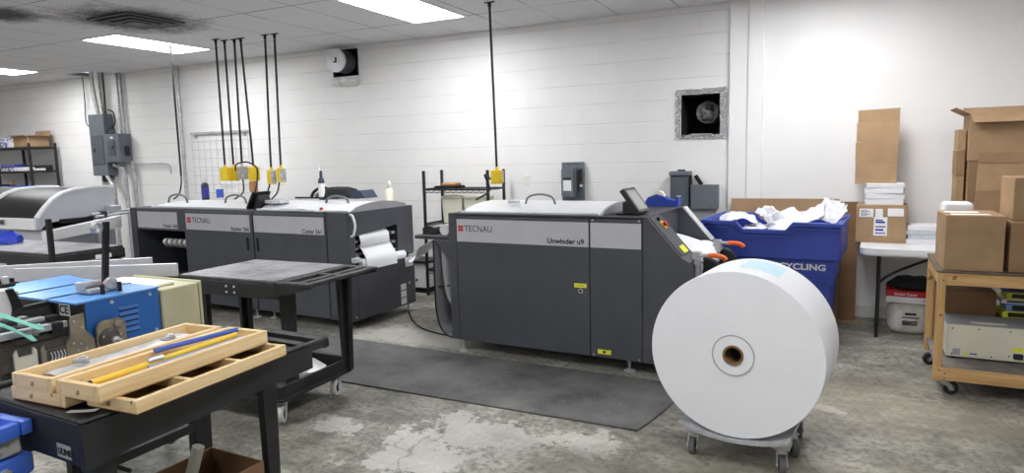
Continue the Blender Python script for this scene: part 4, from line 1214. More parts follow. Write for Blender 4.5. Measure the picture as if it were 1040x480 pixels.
# plates on the black end
bm = nb(); box(bm, -.235, -.165, -.006, -.003, .895, .95); pl = obj('rating_plate', bm, 'dark_metal', t)
bm = nb(); box(bm, -.155, -.08, -.006, -.003, .895, .953); pl = obj('approval_label', bm, 'label_white', t)
text('CE', .052, 'ink_black', pl, (-.152, -.0065, .905), bold=.001)
# beige cabinet
bm = nb(); box(bm, -.50, .0, .375, .585, .55, .945, .006); bc = obj('beige_cabinet', bm, 'beige', t)
bm = nb(); box(bm, -.51, .006, .585, .60, .55, .952, .004); obj('cabinet_cover', bm, 'beige', bc)
bm = nb(); box(bm, -.45, -.06, .38, .50, .945, .962, .005); obj('cabinet_pad', bm, 'cream', bc)
# delivery arm with ring and motor knob
bm = nb(); hexa(bm, [(-.128, .170, zt), (-.108, .170, zt), (-.108, .193, zt), (-.128, .193, zt)], [(-.128, .205, 1.285), (-.108, .205, 1.285), (-.108, .228, 1.285), (-.128, .228, 1.285)]); obj('delivery_post', bm, 'black_matte', t)
bm = nb(); lathe(bm, [(.019, -.012), (.026, -.012), (.026, .012), (.019, .012), (.019, -.012)], (-.125, .175, 1.262), (1, .25, 0), 20); obj('ring_clamp', bm, 'galvanised', t)
bm = nb(); cyl(bm, (-.16, .09, 1.005), (-.16, .20, 1.005), .016, 14); box(bm, -.18, -.14, .085, .11, .985, 1.022, .004); box(bm, -.2, -.1, .10, .24, zt, zt + .02, .004)
ms = obj('knob_bracket', bm, 'galvanised', t)
bm = nb(); lathe(bm, [(0, 0), (.026, 0), (.028, .006), (.028, .040), (.024, .046), (.014, .046), (.012, .040), (0, .040)], (-.13, .205, 1.005), (1, -.2, 0), 22); obj('motor_knob', bm, 'steel', ms)
bm = nb(); lathe(bm, [(.028, 0), (.030, .002), (.030, .010), (.028, .012)], (-.125, .204, 1.005), (1, -.2, 0), 22); obj('red_ring', bm, 'red', ms)
for y in (.14, .22): obj('bracket_foot', cyl(nb(), (-.07, y, zt - .004), (-.07, y, zt + .04), .009, 10), 'black_matte', ms)
# pale fence bars behind the hood
# pale flat bars on posts behind the hood
for (ax, ay), (bx, by), z1_, lab_ in (((-1.10, .32), (-.353, .744), 1.0, 'pale grey flat fence bar just behind the blue hood'), ((-1.40, .26), (-.72, .86), 1.0, 'pale grey flat fence bar standing farther behind the blue hood')):
    L_ = math.hypot(bx - ax, by - ay)
    tf = thing('fence_bar', lab_, 'fence', (FX + ax, FY + ay, 0), math.degrees(math.atan2(by - ay, bx - ax)))
    obj('bar', box(nb(), 0, L_, -.01, .01, z1_ - .072, z1_, .002), 'panel_silver', tf)
    for q_ in (.12, L_ - .15):
        obj('post', box(nb(), q_, q_ + .025, .011, .03, 0.01, z1_ - .02, .002), 'dark_metal', tf)
        obj('foot', box(nb(), q_ - .05, q_ + .075, -.08, .10, 0, .012, .002), 'dark_metal', tf)
sp = obj('side_plate', prism(nb(), [(-.085, .74), (.035, .73), (.03, .80), (-.005, .845), (-.005, .918), (-.06, .912), (-.066, .83), (-.09, .80)], 'x', .004, .016), 'cast_metal', t)
for y, z in ((-.05, .89), (-.02, .86), (-.06, .80), (-.03, .79), (-.045, .765), (-.01, .765), (.012, .75)):
    obj('side_bolt', cyl(nb(), (.016, y, z), (.021, y, z), .0055, 8), 'steel', sp)
gh = obj('gear_housing', prism(nb(), rrect(.035, .165, .70, .868, .035), 'x', .018, .032), 'cast_metal', t)
bm = nb(); lathe(bm, [(0, .016), (.03, .016), (.046, .010), (.047, 0)], (.032, .085, .785), (1, 0, 0), 24); obj('gear_face', bm, 'dark_metal', gh)
bm = nb(); lathe(bm, [(0, .05), (.008, .05), (.010, .016), (.016, .016), (.016, .0)], (.046, .10, .778), (1, 0, 0), 14); obj('gear_shaft', bm, 'steel', gh)
bm = nb(); lathe(bm, [(0, .02), (.012, .02), (.018, .015), (.018, 0)], (.032, .125, .842), (1, 0, 0), 14); obj('adjust_knob', bm, 'cast_metal', gh)
for y, z in ((.055, .80), (.085, .815), (.13, .795)): obj('screw', lathe(nb(), [(0, .007), (.006, .006), (.007, 0)], (.040, y, z), (1, 0, 0), 10), 'steel', gh)
# register table with rails, running toward the left edge
tb = obj('register_table', box(nb(), -.62, -.03, -.62, -.06, .835, .86, .003), 'dark_metal', t)
for x, m in ((-.045, 'galvanised'), (-.11, 'black_plastic'), (-.17, 'alu'), (-.23, 'black_plastic'), (-.30, 'galvanised')): obj('table_rail', box(nb(), x - .02, x + .02, -.61, -.065, .868, .893 + (.01 if m == 'alu' else 0), .003), m, tb)
for i in range(7): obj('table_roller', cyl(nb(), (-.60, -.60 + i * .085, .868), (-.03, -.60 + i * .085, .868), .012, 12), 'alu' if i % 2 else 'dark_metal', tb)
obj('front_edge', box(nb(), -.02, .0, -.62, -.065, .872, .898, .002), 'galvanised', tb)
bm = nb(); prism(bm, [(-.19, .895), (-.17, .895), (-.155, .935), (-.03, .942), (-.015, .895), (.0, .895), (-.012, .962), (-.16, .955)], 'x', -.205, -.18)
obj('cross_bridge', bm, 'black_plastic', tb)
obj('guide_block', box(nb(), -.03, .008, -.13, -.085, .855, .90, .004), 'black_plastic', tb)
obj('guide_block', box(nb(), -.10, -.06, -.10, -.06, .893, .918, .004), 'black_plastic', tb)
obj('guide_block', box(nb(), -.16, -.10, -.24, -.20, .90, .925, .004), 'black_plastic', tb)
sb = obj('sensor_box', box(nb(), -.32, -.20, -.34, -.165, .915, 1.04, .006), 'label_white', tb)
bm = nb(); hexa(bm, [(-.20, -.16, .945), (-.185, -.16, .945), (-.185, -.125, .945), (-.20, -.125, .945)], [(-.20, -.185, 1.04), (-.185, -.185, 1.04), (-.185, -.16, 1.04), (-.20, -.16, 1.04)]); obj('sensor_lever', bm, 'black_matte', sb)
obj('sensor_end', box(nb(), -.30, -.215, -.165, -.125, .93, 1.025, .006), 'printer_grey', sb)
bm = nb(); box(bm, -.32, -.24, -.42, -.12, 1.041, 1.055, .004); tube(bm, [(-.30, -.36, 1.05), (-.28, -.26, 1.08), (-.28, -.16, 1.06)], .01, 7)
obj('sensor_arm', bm, 'black_matte', sb)
obj('sensor_stem', cyl(nb(), (-.26, -.15, .90), (-.26, -.15, 1.085), .014, 12), 'alu', sb)
# lower front rail with brackets
lr = obj('lower_rail', box(nb(), -.02, .0, -.62, -.06, .74, .83, .002), 'dark_metal', t)
for y, w, m in ((-.43, .09, 'cast_metal'), (-.285, .085, 'cream'), (-.185, .115, 'cast_metal')):
    obj('rail_bracket', prism(nb(), [(y, .705), (y + w, .705), (y + w, .81), (y + w - .012, .825), (y + w - .016, .795), (y + .016, .795), (y + .012, .825), (y, .81)], 'x', .0, .010), m, lr)
sw = obj('swirl_label', box(nb(), .010, .0115, -.165, -.085, .725, .795), 'dark_metal', lr)
for i in range(5):
    obj('swirl_mark', tube(nb(), [(.0125, -.155 + i * .013, .735 + .004 * (i % 2)), (.0125, -.145 + i * .013, .762), (.0125, -.150 + i * .013, .785)], .0026, 5), 'ink_white', lr)
bm = nb(); box(bm, -.60, .0, -.62, -.04, .66, .70, .004)
for z in (.63, .59): cyl(bm, (-.02, -.62, z), (-.02, -.04, z), .015, 10)
obj('under_frame', bm, 'black_plastic', t)
bm = nb(); cyl(bm, (-.0, -.40, .665), (-.0, -.22, .665), .014, 10); obj('red_shaft', bm, 'red', t)
bm = nb()
for x in (-.6, -.06):
    for y in (-.58, -.10, .50): box(bm, x, x + .045, y, y + .045, 0.0, .62, .004)
for x in (-.6, -.06): box(bm, x, x + .045, -.58, .54, .18, .225, .004)
box(bm, -.6, -.02, -.58, .54, .57, .60, .004)
obj('stand', bm, 'black_plastic', t)
bm = nb(); tube(bm, [(-.02, -.04, .36), (.06, -.02, .365), (.17, .0, .385)], .011, 8); obj('stand_lever', bm, 'black_matte', t)
bm = nb(); tube(bm, [(0, -.02, .24), (.10, .0, .245), (.19, .02, .23)], .009, 8); obj('foot_pedal', bm, 'black_matte', t)
for i, (pts, lab) in enumerate((([(-.05, -.47, .995), (.0, -.40, .995), (.01, -.33, .985), (.02, -.26, .945), (.03, -.205, .908), (.03, -.18, .904)], 'upper mint green ribbon curling over the folding machine'),
                           ([(-.05, -.50, .98), (.0, -.41, .975), (.015, -.35, .96), (.03, -.28, .912), (.04, -.24, .873), (.04, -.22, .868)], 'lower mint green ribbon curling over the folding machine'))):
    sp2 = smooth_pts(pts, 6); n2 = len(sp2) - 1
    w_ = .032
    one('ribbon', sheet(nb(), n2, 1, lambda u, v: sp2[round(u * n2)] + Vector((-.5, -.3, .75)).normalized() * (w_ * (v - .5)), .0012), 'mint', lab, 'ribbon', (FX, FY, 0), 0, 'mint ribbons')

# ------------------------------------------------------------------ printer behind, far left
t = thing('digital_printer', 'long pale grey printer with a dark curved window, far left', 'machine', (-7.50, 4.13, 0), 0)
arch = [(0, .885), (.0, 1.008), (.08, 1.105), (.17, 1.193), (.27, 1.25), (.385, 1.285), (.60, 1.306), (.74, 1.305), (.83, 1.294)]
endp = arch + [(.83, 1.09), (.71, 1.01), (.41, .98), (.08, .955)]
obj('end_panel', prism(nb(), endp, 'x', -.05, 0), 'printer_grey', t)
def arch_band(off, x0, x1, pts):
    out = []
    for i, p in enumerate(pts):
        a = Vector(pts[max(i - 1, 0)]); b = Vector(pts[min(i + 1, len(pts) - 1)]); d = (b - a).normalized(); n_ = Vector((d.y, -d.x))
        out.append((p[0] + n_.x * off, p[1] + n_.y * off))
    return prism(nb(), [p for p in pts] + out[::-1], 'x', x0, x1)
def edge_trim(x0, x1): return obj('window_trim', arch_band(-.022, x0, x1, arch[1:]), 'white_plastic', t)
edge_trim(-.06, .004); edge_trim(-1.10, -1.02)
obj('window', arch_band(.012, -1.02, -.06, arch[1:7]), 'dark_glass', t)
obj('window', arch_band(.012, -2.1, -1.10, arch[1:7]), 'dark_glass', t)
obj('top_panel', arch_band(.02, -2.1, -.05, arch[6:]), 'printer_grey', t)
obj('front_panel', box(nb(), -2.1, -.05, -.02, .02, .885, 1.008, .006), 'white_plastic', t)
obj('latch', box(nb(), -.78, -.60, -.027, -.02, .935, .985, .004), 'dark_metal', t)
obj('latch_plate', box(nb(), -.80, -.58, -.022, -.019, .92, 1.0, .002), 'alu', t)
obj('base', box(nb(), -2.1, -.02, .03, .83, .06, .885, .01), 'printer_grey', t)
obj('rear_panel', box(nb(), -2.1, -.05, .79, .83, .885, 1.28), 'printer_grey', t)
bm = nb(); box(bm, -2.1, -.05, .05, .79, .885, .90); obj('inner_floor', bm, 'black_matte', t)
obj('slot', box(nb(), -.002, .02, .20, .56, .935, .985, .004), 'black_matte', t)
obj('end_block', box(nb(), 0, .12, .70, .83, 1.0, 1.09, .006), 'label_grey', t)
for z, x in ((1.01, .08), (.985, .14)): obj('web_roller', cyl(nb(), (x, .50, z), (x, 1.0, z + .02), .015, 10), 'galvanised', t)
obj('roller_stay', box(nb(), .05, .17, .60, .625, .95, 1.04, .003), 'black_plastic', t)
bm = nb(); hexa(bm, [(.16, -.08, .79), (.26, -.08, .79), (.26, .72, .85), (.16, .72, .85)], [(.16, -.08, .885), (.26, -.08, .885), (.26, .72, .98), (.16, .72, .98)]); obj('bridge', bm, 'white_plastic', t)
obj('bridge_leg', box(nb(), .17, .25, .45, .55, 0, .83, .006), 'label_grey', t)
obj('bridge_leg', box(nb(), .17, .25, .0, .1, 0, .80, .006), 'label_grey', t)

# ------------------------------------------------------------------ far left shelving and its contents
def rack(name, label, x0, x1, y0, y1, zs, zp, posts, r=.017, wire=False):
    t = thing(name, label, 'shelf rack', (x0, y0, 0), 0)
    w, d = x1 - x0, y1 - y0
    for px in posts:
        for py in (0, d):
            obj('post', box(nb(), px - r, px + r, py - r, py + r, 0, zp, .003), 'black_plastic', t)
    for z in zs:
        bm = nb()
        if wire:
            for q in ((0, w, -.008, .008), (0, w, d - .008, d + .008)): box(bm, q[0], q[1], q[2], q[3], z - .022, z - .004)
            n = int(w / .028)
            for i in range(n + 1): box(bm, w * i / n - .0025, w * i / n + .0025, 0, d, z - .004, z)
            for q in (0, w): box(bm, q - .008, q + .008, 0, d, z - .02, z - .004)
            for i in range(int(w / .07)): tube(bm, [(i * .07, 0, z - .022), (i * .07 + .035, 0, z - .045), (i * .07 + .07, 0, z - .022)], .003, 4, 2)
            box(bm, 0, w, -.006, .006, z - .05, z - .044)
        else:
            box(bm, 0, w, 0, d, z - .035, z, .003)
        obj('shelf', bm, 'black_plastic', t)
    return t
SX, SY = -13.3, 6.32
rack('shelving_unit', 'black shelving unit against the wall at the far left', SX, -11.52, SY, 6.72, (.3, 1.14, 1.49, 1.875), 1.93, (.02, .85, 1.76))
def carton(name, label, loc, rz, w, d, h, mat='cardboard', flaps=False, tape=True, cat='box'):
    t = thing(name, label, cat, loc, rz)
    if flaps:
        th = .006; bm = nb()
        box(bm, 0, w, 0, d, 0, th); box(bm, 0, w, 0, th, th, h); box(bm, 0, w, d - th, d, th, h); box(bm, 0, th, th, d - th, th, h); box(bm, w - th, w, th, d - th, th, h)
        obj('body', bm, mat, t)
        k = h * .55
        for nm, q, q2 in (('flap', [(0, 0, h), (w, 0, h)], (0, -k * .8, k * .12)), ('flap', [(0, d, h), (w, d, h)], (0, .04, k)), ('flap', [(0, 0, h), (0, d, h)], (-k * .8, 0, -k * .2)), ('flap', [(w, 0, h), (w, d, h)], (k * .7, 0, k * .02))):
            o = Vector(q2); A, B = Vector(q[0]), Vector(q[1])
            bm = nb(); sheet(bm, 1, 1, lambda u, v: (A * (1 - u) + B * u) + o * v, .006); obj(nm, bm, mat, t)
    else:
        obj('body', box(nb(), 0, w, 0, d, 0, h, .004), mat, t)
        if tape:
            obj('flap_seam', box(nb(), .004, w - .004, d / 2 - .002, d / 2 + .002, h, h + .0008), 'cardboard_dark', t)
    return t
carton('carton', 'open cardboard box with raised flap on the top shelf at the far left', (-12.02, 6.36, 1.876), 0, .40, .32, .17, 'cardboard', True)
t = carton('patterned_carton', 'white carton with blue print at the left end of the top shelf', (-12.78, 6.36, 1.876), 0, .52, .3, .17, 'patterned_card', False, False)
for x, lab in ((-12.17, 'small white roll next to the patterned carton on the top shelf'), (-12.07, 'small white roll next to the open cardboard box on the top shelf')):
    one('tape_roll', lathe(nb(), [(.02, 0), (.05, 0), (.05, .09), (.02, .09), (.02, 0)], (0, 0, 0), seg=18), 'paper', lab, 'roll', (x, 6.40, 1.876))
bottle('spray_bottle', 'clear spray bottle on the middle shelf at the far left', (-12.92, 6.42, 1.491), .05, .24, 'acetate', 'white_plastic', None, .3, True)
carton('flat_carton', 'white and blue flat carton left on the middle shelf', (-12.62, 6.36, 1.491), 0, .56, .3, .055, 'patterned_card', False, False)
t = thing('blue_box', 'dark blue flat box on top of the flat white carton', 'box', (-12.5, 6.38, 1.546), 0); obj('body', box(nb(), 0, .4, 0, .2, 0, .055, .004), 'ink_blue', t); obj('lid_line', box(nb(), 0, .4, -.002, 0, .035, .04), 'label_white', t)
t = thing('black_tray', 'black tray with a dark lid behind the papers on the middle shelf', 'tray', (-12.1, 6.52, 1.491), 0); obj('body', box(nb(), 0, .48, 0, .18, 0, .085, .01), 'black_plastic', t)
carton('white_carton', 'white flat box in front of the black tray on the middle shelf', (-12.06, 6.34, 1.491), 0, .3, .16, .06, 'label_white', False, False)
carton('paper_pad', 'small stack of white papers at the right end of the middle shelf', (-11.74, 6.36, 1.491), 4, .16, .2, .035, 'paper', False, False)
t = thing('plastic_basket', 'white basket at the left end of the middle shelf', 'basket', (-13.2, 6.34, 1.491), 0); obj('body', prism(nb(), [(0, 0), (.42, 0), (.45, .06), (-.03, .06)], 'y', 0, .25), 'printer_grey', t); obj('rim', box(nb(), -.04, .46, -.01, .26, .06, .07, .004), 'white_plastic', t)
t = thing('plastic_tub', 'white tub with a blue lid on the lowest visible shelf at far left', 'tub', (-12.62, 6.42, 1.141), 0); obj('body', lathe(nb(), [(0, 0), (.12, 0), (.135, .1), (0, .1)], (0, 0, 0)), 'white_plastic', t); obj('lid', lathe(nb(), [(0, .10), (.142, .10), (.142, .13), (0, .13)], (0, 0, 0)), 'ink_blue', t)
t = bottle('dark_bottle', 'dark bottle beside the blue lidded tub on the shelf', (-12.3, 6.42, 1.141), .06, .19, 'dark_metal', 'tan', None, .3)
t = thing('blue_jack', 'long bright blue tool lying along the lowest visible shelf', 'tool', (-11.95, 6.37, 1.141), 4)
obj('bar', box(nb(), -.28, .62, -.03, .03, .05, .095, .008), 'rod_blue', t)
for i in range(5): obj('clamp', box(nb(), -.2 + i * .19, -.14 + i * .19, -.04, .04, .001, .12, .008), 'rod_blue', t)

# ------------------------------------------------------------------ wire rack behind the unwinder
rack('wire_rack', 'black wire rack against the wall between the two machines', -4.13, -3.31, 6.28, 6.66, (.30, .82, 1.205), 1.40, (.01, .81), .014, True)
t = thing('serving_tray', 'black tray with a brown pad on the top of the wire rack', 'tray', (-3.86, 6.40, 1.206), 0); obj('body', prism(nb(), rrect(-.14, .14, -.12, .12, .03), 'z', 0, .025), 'black_matte', t); obj('brown_pad', box(nb(), -.06, .12, -.08, .06, .025, .06, .012), 'tan', t)
for x, lab in ((-3.80, 'left cream plastic tub on the wire rack'), (-3.52, 'right cream plastic tub on the wire rack')):
    t = thing('plastic_tub', lab, 'tub', (x, 6.44, .821), 0, 'cream tubs on the wire rack')
    b4 = lambda s, z: [(-.125 * s, -.11 * s, z), (.125 * s, -.11 * s, z), (.125 * s, .11 * s, z), (-.125 * s, .11 * s, z)]
    obj('body', hexa(nb(), b4(.9, 0), b4(1.0, .27)), 'cream', t); obj('lid', box(nb(), -.132, .132, -.117, .117, .27, .30, .006), 'cream', t)
t = thing('white_unit', 'white box shaped unit with a black lid on the floor left of the wire rack', 'unit', (-4.62, 6.36, 0), 0)
obj('body', box(nb(), 0, .44, 0, .28, .06, .345, .006), 'label_white', t); obj('plinth', box(nb(), .02, .42, .02, .26, 0, .06), 'black_matte', t)
obj('knob', cyl(nb(), (.3, -.012, .15), (.3, 0, .15), .014, 10), 'black_matte', t); obj('lid', box(nb(), -.02, .46, -.02, .30, .345, .375, .003), 'black_plastic', t)

# ------------------------------------------------------------------ recycling bin
t = thing('recycling_bin', 'large blue plastic recycling bin heaped with waste paper', 'bin', (-.985, 5.63, 0), -4.3)
bw, bd = 1.035, .80
def frus(bm, x0, x1, y0, y1, z0, i0, z1, i1):
    q = lambda i, z: [(x0 + i, y0 + i, z), (x1 - i, y0 + i, z), (x1 - i, y1 - i, z), (x0 + i, y1 - i, z)]
    return hexa(bm, q(i0, z0), q(i1, z1))
bm = nb(); frus(bm, 0, bw, 0, bd, .10, .095, .50, .07); frus(bm, 0, bw, 0, bd, .50, .052, .70, .042)
bd_o = obj('lower_body', bm, 'bin_blue', t)
text('CENTER', .066, 'ink_white', bd_o, (.135, .0455, .610), (92.9, 0, 0), bold=.002, sx=1.1)
text('RECYCLING', .066, 'ink_white', bd_o, (.500, .0455, .606), (92.9, 0, 0), bold=.002, sx=1.22)
bm = nb()     # upper band with a dip in the long sides
def side(y0, y1):
    zt_, zn = .98, .915
    poly = [(0.014, .695), (bw - .014, .695), (bw - .004, zt_ - .005), (.70, zt_ - .002), (.645, zn), (.32, zn), (.265, zt_ - .002), (0.004, zt_)]
    prism(bm, poly, 'y', y0, y1)
side(.0, .03); side(bd - .03, bd)
for x in (0, bw - .03):
    prism(bm, [(.03, .695), (bd - .03, .695), (bd - .03, .978), (.03, .978)], 'x', x + .004 * (1 if x == 0 else -1), x + .03 * (1 if x == 0 else 1) - (.004 if x else 0))
obj('upper_band', bm, 'bin_blue', t)
bm = nb()
rail = [(-.012, .98), (.27, .978), (.325, .915), (.64, .915), (.695, .978), (bw + .012, .976)]
for y in (-.026, bd - .006):
    pr = rail + [(a, b - .026) for a, b in rail[::-1]]
    prism(bm, pr, 'y', y, y + .045)
    ridge = [(-.002, .935), (.25, .933), (.305, .87), (.66, .87), (.715, .932), (bw + .002, .93)]
    if y < 0: prism(bm, ridge + [(a, b - .012) for a, b in ridge[::-1]], 'y', -.018, .004)
box(bm, -.012, .018, .016, bd, .95, .98); box(bm, bw - .018, bw + .012, .016, bd, .95, .977)
obj('rim', bm, 'bin_blue', t)
obj('floor_panel', box(nb(), .05, bw - .05, .05, bd - .05, .70, .72), 'bin_blue', t)
for x, y in ((.14, .14), (bw - .14, .14), (.14, bd - .14), (bw - .14, bd - .14)): caster(t, x, y, .045, .03, .10, 30)

def crumple(w, d, amp, seed, lift=None, n=14):
    rnd = random.Random(seed)
    wv = [(rnd.uniform(-9, 9), rnd.uniform(-9, 9), rnd.uniform(0, 6.3), rnd.uniform(.3, 1)) for _ in range(7)]
    def f(u, v):
        x, y = (u - .5), (v - .5)
        z = sum(a[3] * abs(math.sin(a[0] * x + a[1] * y + a[2])) for a in wv) * amp / 3
        if lift: z += lift(u, v)
        return (x * w + rnd.uniform(-.006, .006), y * d + rnd.uniform(-.006, .006), z + rnd.uniform(-.004, .004))
    return sheet(nb(), n, n, f, .002)
def bl(x, y, z):
    a = R(-4.3); return (-.985 + math.cos(a) * x - math.sin(a) * y, 5.63 + math.sin(a) * x + math.cos(a) * y, z)
def paper(loc, w, d, amp, seed, label, rot=(0, 0, 0), lift=None):
    return one('waste_paper', crumple(w, d, amp, seed, lift), 'waste_white', label, 'paper', loc, 0, 'waste paper in the recycling bin', tuple(R(a) for a in rot))
paper(bl(.20, .40, .905), .30, .46, .05, 1, 'low crumpled white sheet at the left end of the recycling bin', (4, 0, 10), lambda u, v: .04 * math.sin(PI * u))
paper(bl(.385, .30, .865), .20, .36, .05, 2, 'crumpled sheet sunk in the dip left of centre in the recycling bin', (2, 0, -14))
paper(bl(.475, .42, .85), .16, .30, .13, 3, 'tightly crumpled sheet in the middle of the bin heap', (18, -8, 30), lambda u, v: .05 * math.sin(PI * u))
paper(bl(.60, .30, .885), .24, .30, .03, 4, 'big rounded white sheet at the centre front of the bin heap', (26, 10, -8), lambda u, v: .10 * math.sin(PI * u) * (.5 + .5 * v))
paper(bl(.66, .56, .935), .34, .20, .03, 5, 'back middle white sheet leaning behind the bin heap', (22, -10, 6))
paper(bl(.79, .38, .975), .24, .26, .02, 6, 'smooth white sheet sloping up to the right of the bin heap', (24, -22, -12), lambda u, v: .03 * u)
paper(bl(.915, .45, 1.03), .16, .20, .015, 7, 'tallest white sheet, standing upright at the right of the bin heap', (56, 16, -8))
paper(bl(1.0, .42, 1.0), .16, .24, .012, 8, 'narrow white sheet poking over the right end of the bin', (18, -50, -14))
paper(bl(.78, .15, .895), .36, .18, .02, 9, 'flat white sheet along the front right of the bin heap', (6, -4, 2))

# cardboard leaning on the wall behind the bin
def lean(name, label, x0, x1, z1, y_foot, y_top, mat, th=.012, folds=()):
    t = thing(name, label, 'cardboard', (x0, 0, 0), 0)
    bm = nb(); hexa(bm, [(0, y_foot, 0), (x1 - x0, y_foot, 0), (x1 - x0, y_foot + th, 0), (0, y_foot + th, 0)], [(0, y_top, z1), (x1 - x0, y_top, z1), (x1 - x0, y_top + th, z1), (0, y_top + th, z1)])
    obj('panel', bm, mat, t); return t
lean('cardboard_sheet', 'wide brown cardboard sheet leaning on the wall behind the recycling bin', -.90, .03, 1.085, 6.62, 6.70, 'cardboard')
lean('cardboard_sheet', 'narrow cardboard sheet at the right end behind the recycling bin, shade put into its colour', .035, .185, 1.06, 6.60, 6.70, 'cardboard_dark')  # shaded end of the leaning cardboard, its shadow painted as a darker card colour
one('cardboard_scrap', box(nb(), 0, .26, 0, .05, 0, .012), 'cardboard_mid', 'flat cardboard edge on the floor under the leaning cardboard', 'cardboard', (-.02, 6.5, 0), -4)

# ------------------------------------------------------------------ folding table with boxes and paper
t = thing('folding_table', 'white plastic folding table with black legs against the right wall', 'table', (.185, 5.99, 0), -3)
tw, td = 1.5, .74
bm = nb(); prism(bm, rrect(0, tw, 0, td, .07, 6), 'z', .695, .74); obj('tabletop', bm, 'white_plastic', t)
bm = nb(); prism(bm, rrect(.012, tw - .012, .012, td - .012, .06, 6), 'z', .68, .697); obj('skirt', bm, 'white_plastic', t)
for x in (.14, tw - .14):
    for y in (.10, td - .10):
        obj('leg', tube(nb(), [(x, y, 0.0), (x, y, .685)], .0145, 10, 1, False), 'black_plastic', t)
    obj('cross_bar', cyl(nb(), (x, .10, .35), (x, td - .10, .35), .011, 8), 'black_plastic', t)
    k = 1 if x < .5 else -1
    obj('brace', tube(nb(), [(x, td / 2, .40), (x + .12 * k, td / 2, .50), (x + .45 * k, td / 2, .665)], .011, 8), 'black_plastic', t)
def tl(x, y, z=.74):
    a = R(-3); return (.185 + math.cos(a) * x - math.sin(a) * y, 5.99 + math.sin(a) * x + math.cos(a) * y, z)
t = carton('carton', 'brown cardboard box with white labels on the left end of the white table', (.16, 6.385, .741), -4, .375, .30, .315)
decal('shipping_label', t, 'label_white', 'y', 0, .025, .13, .215, .285); decal('shipping_label', t, 'label_white', 'y', 0, .145, .20, .215, .285); decal('shipping_label', t, 'label_white', 'y', 0, .235, .35, .225, .29)
lb_ = decal('packing_slip', t, 'label_white', 'y', 0, .135, .235, .06, .215)
bm = nb()
for i, (z, w) in enumerate(((.185, .055), (.165, .07), (.13, .075), (.10, .06), (.075, .075))): box(bm, .148, .148 + w, -.0028, -.0014, z, z + (.016 if i % 2 else .010))
obj('slip_print', bm, 'ink_blue', lb_)
bm = nb()
for i in range(5): box(bm, .035, .035 + (.07 if i % 2 else .05), -.0028, -.0014, .225 + i * .011, .229 + i * .011)
obj('label_print', bm, 'ink_black', lb_)
def ream(loc, rz, w, d, h, mat, label, grp):
    t = thing('paper_ream', label, 'paper', loc, rz, grp)
    bm = nb(); box(bm, -w / 2, w / 2, 0, d, 0, h, .003); obj('sheets', bm, mat, t)
z = 1.057
for i, (h, dx, rz, nm) in enumerate(((.050, .0, -4, 'bottom paper ream of the stack on the brown labelled box'), (.046, .01, -1, 'second paper ream from the bottom on the brown labelled box'), (.048, -.004, -6, 'third paper ream from the bottom on the brown labelled box'), (.036, .008, -2, 'topmost paper ream under the tall folded cardboard'))):
    ream((.365 + dx, 6.40, z), rz, .285, .24, h - .002, 'paper', nm, 'reams on the labelled box'); z += h
z = .741
for i, (h, dx, rz, mat) in enumerate(((.042, 0, -3, 'paper'), (.036, .01, -5, 'grey_stack'), (.034, -.008, -2, 'grey_stack'), (.040, .006, -4, 'paper'))):
    ream((.665 + dx, 6.36, z), rz, .26, .26, h - .002, mat, ('bottom', 'second', 'third', 'topmost')[i] + ' paper pad of the low stack right of the labelled box', 'pads on the white table'); z += h
# tall folded carton blank standing on the reams
t = thing('cardboard_blank', 'tall folded cardboard blank in four panels leaning on the wall above the reams', 'cardboard', (.305, 6.48, 1.232), -2)
pan = [(-.160, .150, 0, .178, 'cardboard'), (-.164, .154, .178, .352, 'cardboard'), (-.160, .158, .352, .52, 'cardboard'), (-.153, .158, .52, .625, 'cardboard')]
for i, (x0, x1, z0, z1, m) in enumerate(pan):
    bm = nb(); yo = (.0, .003, .0, .003)[i]; yt = (.003, .0, .003, .0)[i]
    sl_ = lambda z: .09 * z / .62
    hexa(bm, [(x0, yo + sl_(z0), z0), (x1, yo + sl_(z0), z0), (x1, yo + sl_(z0) + .03, z0), (x0, yo + sl_(z0) + .03, z0)], [(x0 - .001, yt + sl_(z1), z1 - .002), (x1 + .001, yt + sl_(z1), z1 - .002 + (.008 if i == 3 else 0)), (x1 + .001, yt + sl_(z1) + .03, z1 - .002 + (.008 if i == 3 else 0)), (x0 - .001, yt + sl_(z1) + .03, z1 - .002)])
    obj('panel', bm, m, t)
# under the table
t = thing('red_carton', 'red and white flat carton under the white table, on top of the plastic bag', 'box', (.40, 6.26, .262), -3)
obj('lower_half', box(nb(), 0, .38, 0, .32, 0, .05, .002), 'label_white', t); obj('upper_half', box(nb(), 0, .38, 0, .32, .05, .098, .002), 'red', t)
text('Digital Cover', .03, 'ink_white', t, (.06, -.001, .062), bold=.0006); text('Elements', .016, 'ink_black', t, (.26, -.001, .02))
t = thing('black_pad', 'black folded sheet on top of the red carton under the table', 'pad', (.42, 6.28, .361), -3); obj('body', blob(.19, .14, .075, 31, .12), 'black_matte', t)
bpy.data.objects[t.children[0].name].location = (.18, .14, 0)
t = thing('packing_bag', 'white printed plastic bag on the floor under the red carton', 'bag', (.57, 6.36, 0), 0)
bm = nb(); bmesh.ops.create_cube(bm, size=1); bmesh.ops.subdivide_edges(bm, edges=bm.edges, cuts=5, use_grid_fill=True)
rnd = random.Random(5)
for v in bm.verts:
    p = v.co; k = (abs(p.x * 2) ** 4 + abs(p.y * 2) ** 4 + abs(p.z * 2) ** 4) ** .25 or 1
    v.co = Vector((p.x / k * .30, p.y / k * .26, (p.z / k + .5) * .258 )) + Vector((rnd.uniform(-.005, .005), rnd.uniform(-.005, .005), 0))
    v.co.z = max(0, v.co.z)
obj('bag', bm, 'bag_white', t)
bm = nb()
for i in range(4): box(bm, -.05, .06, -.137, -.129, .085 + i * .010, .090 + i * .010)
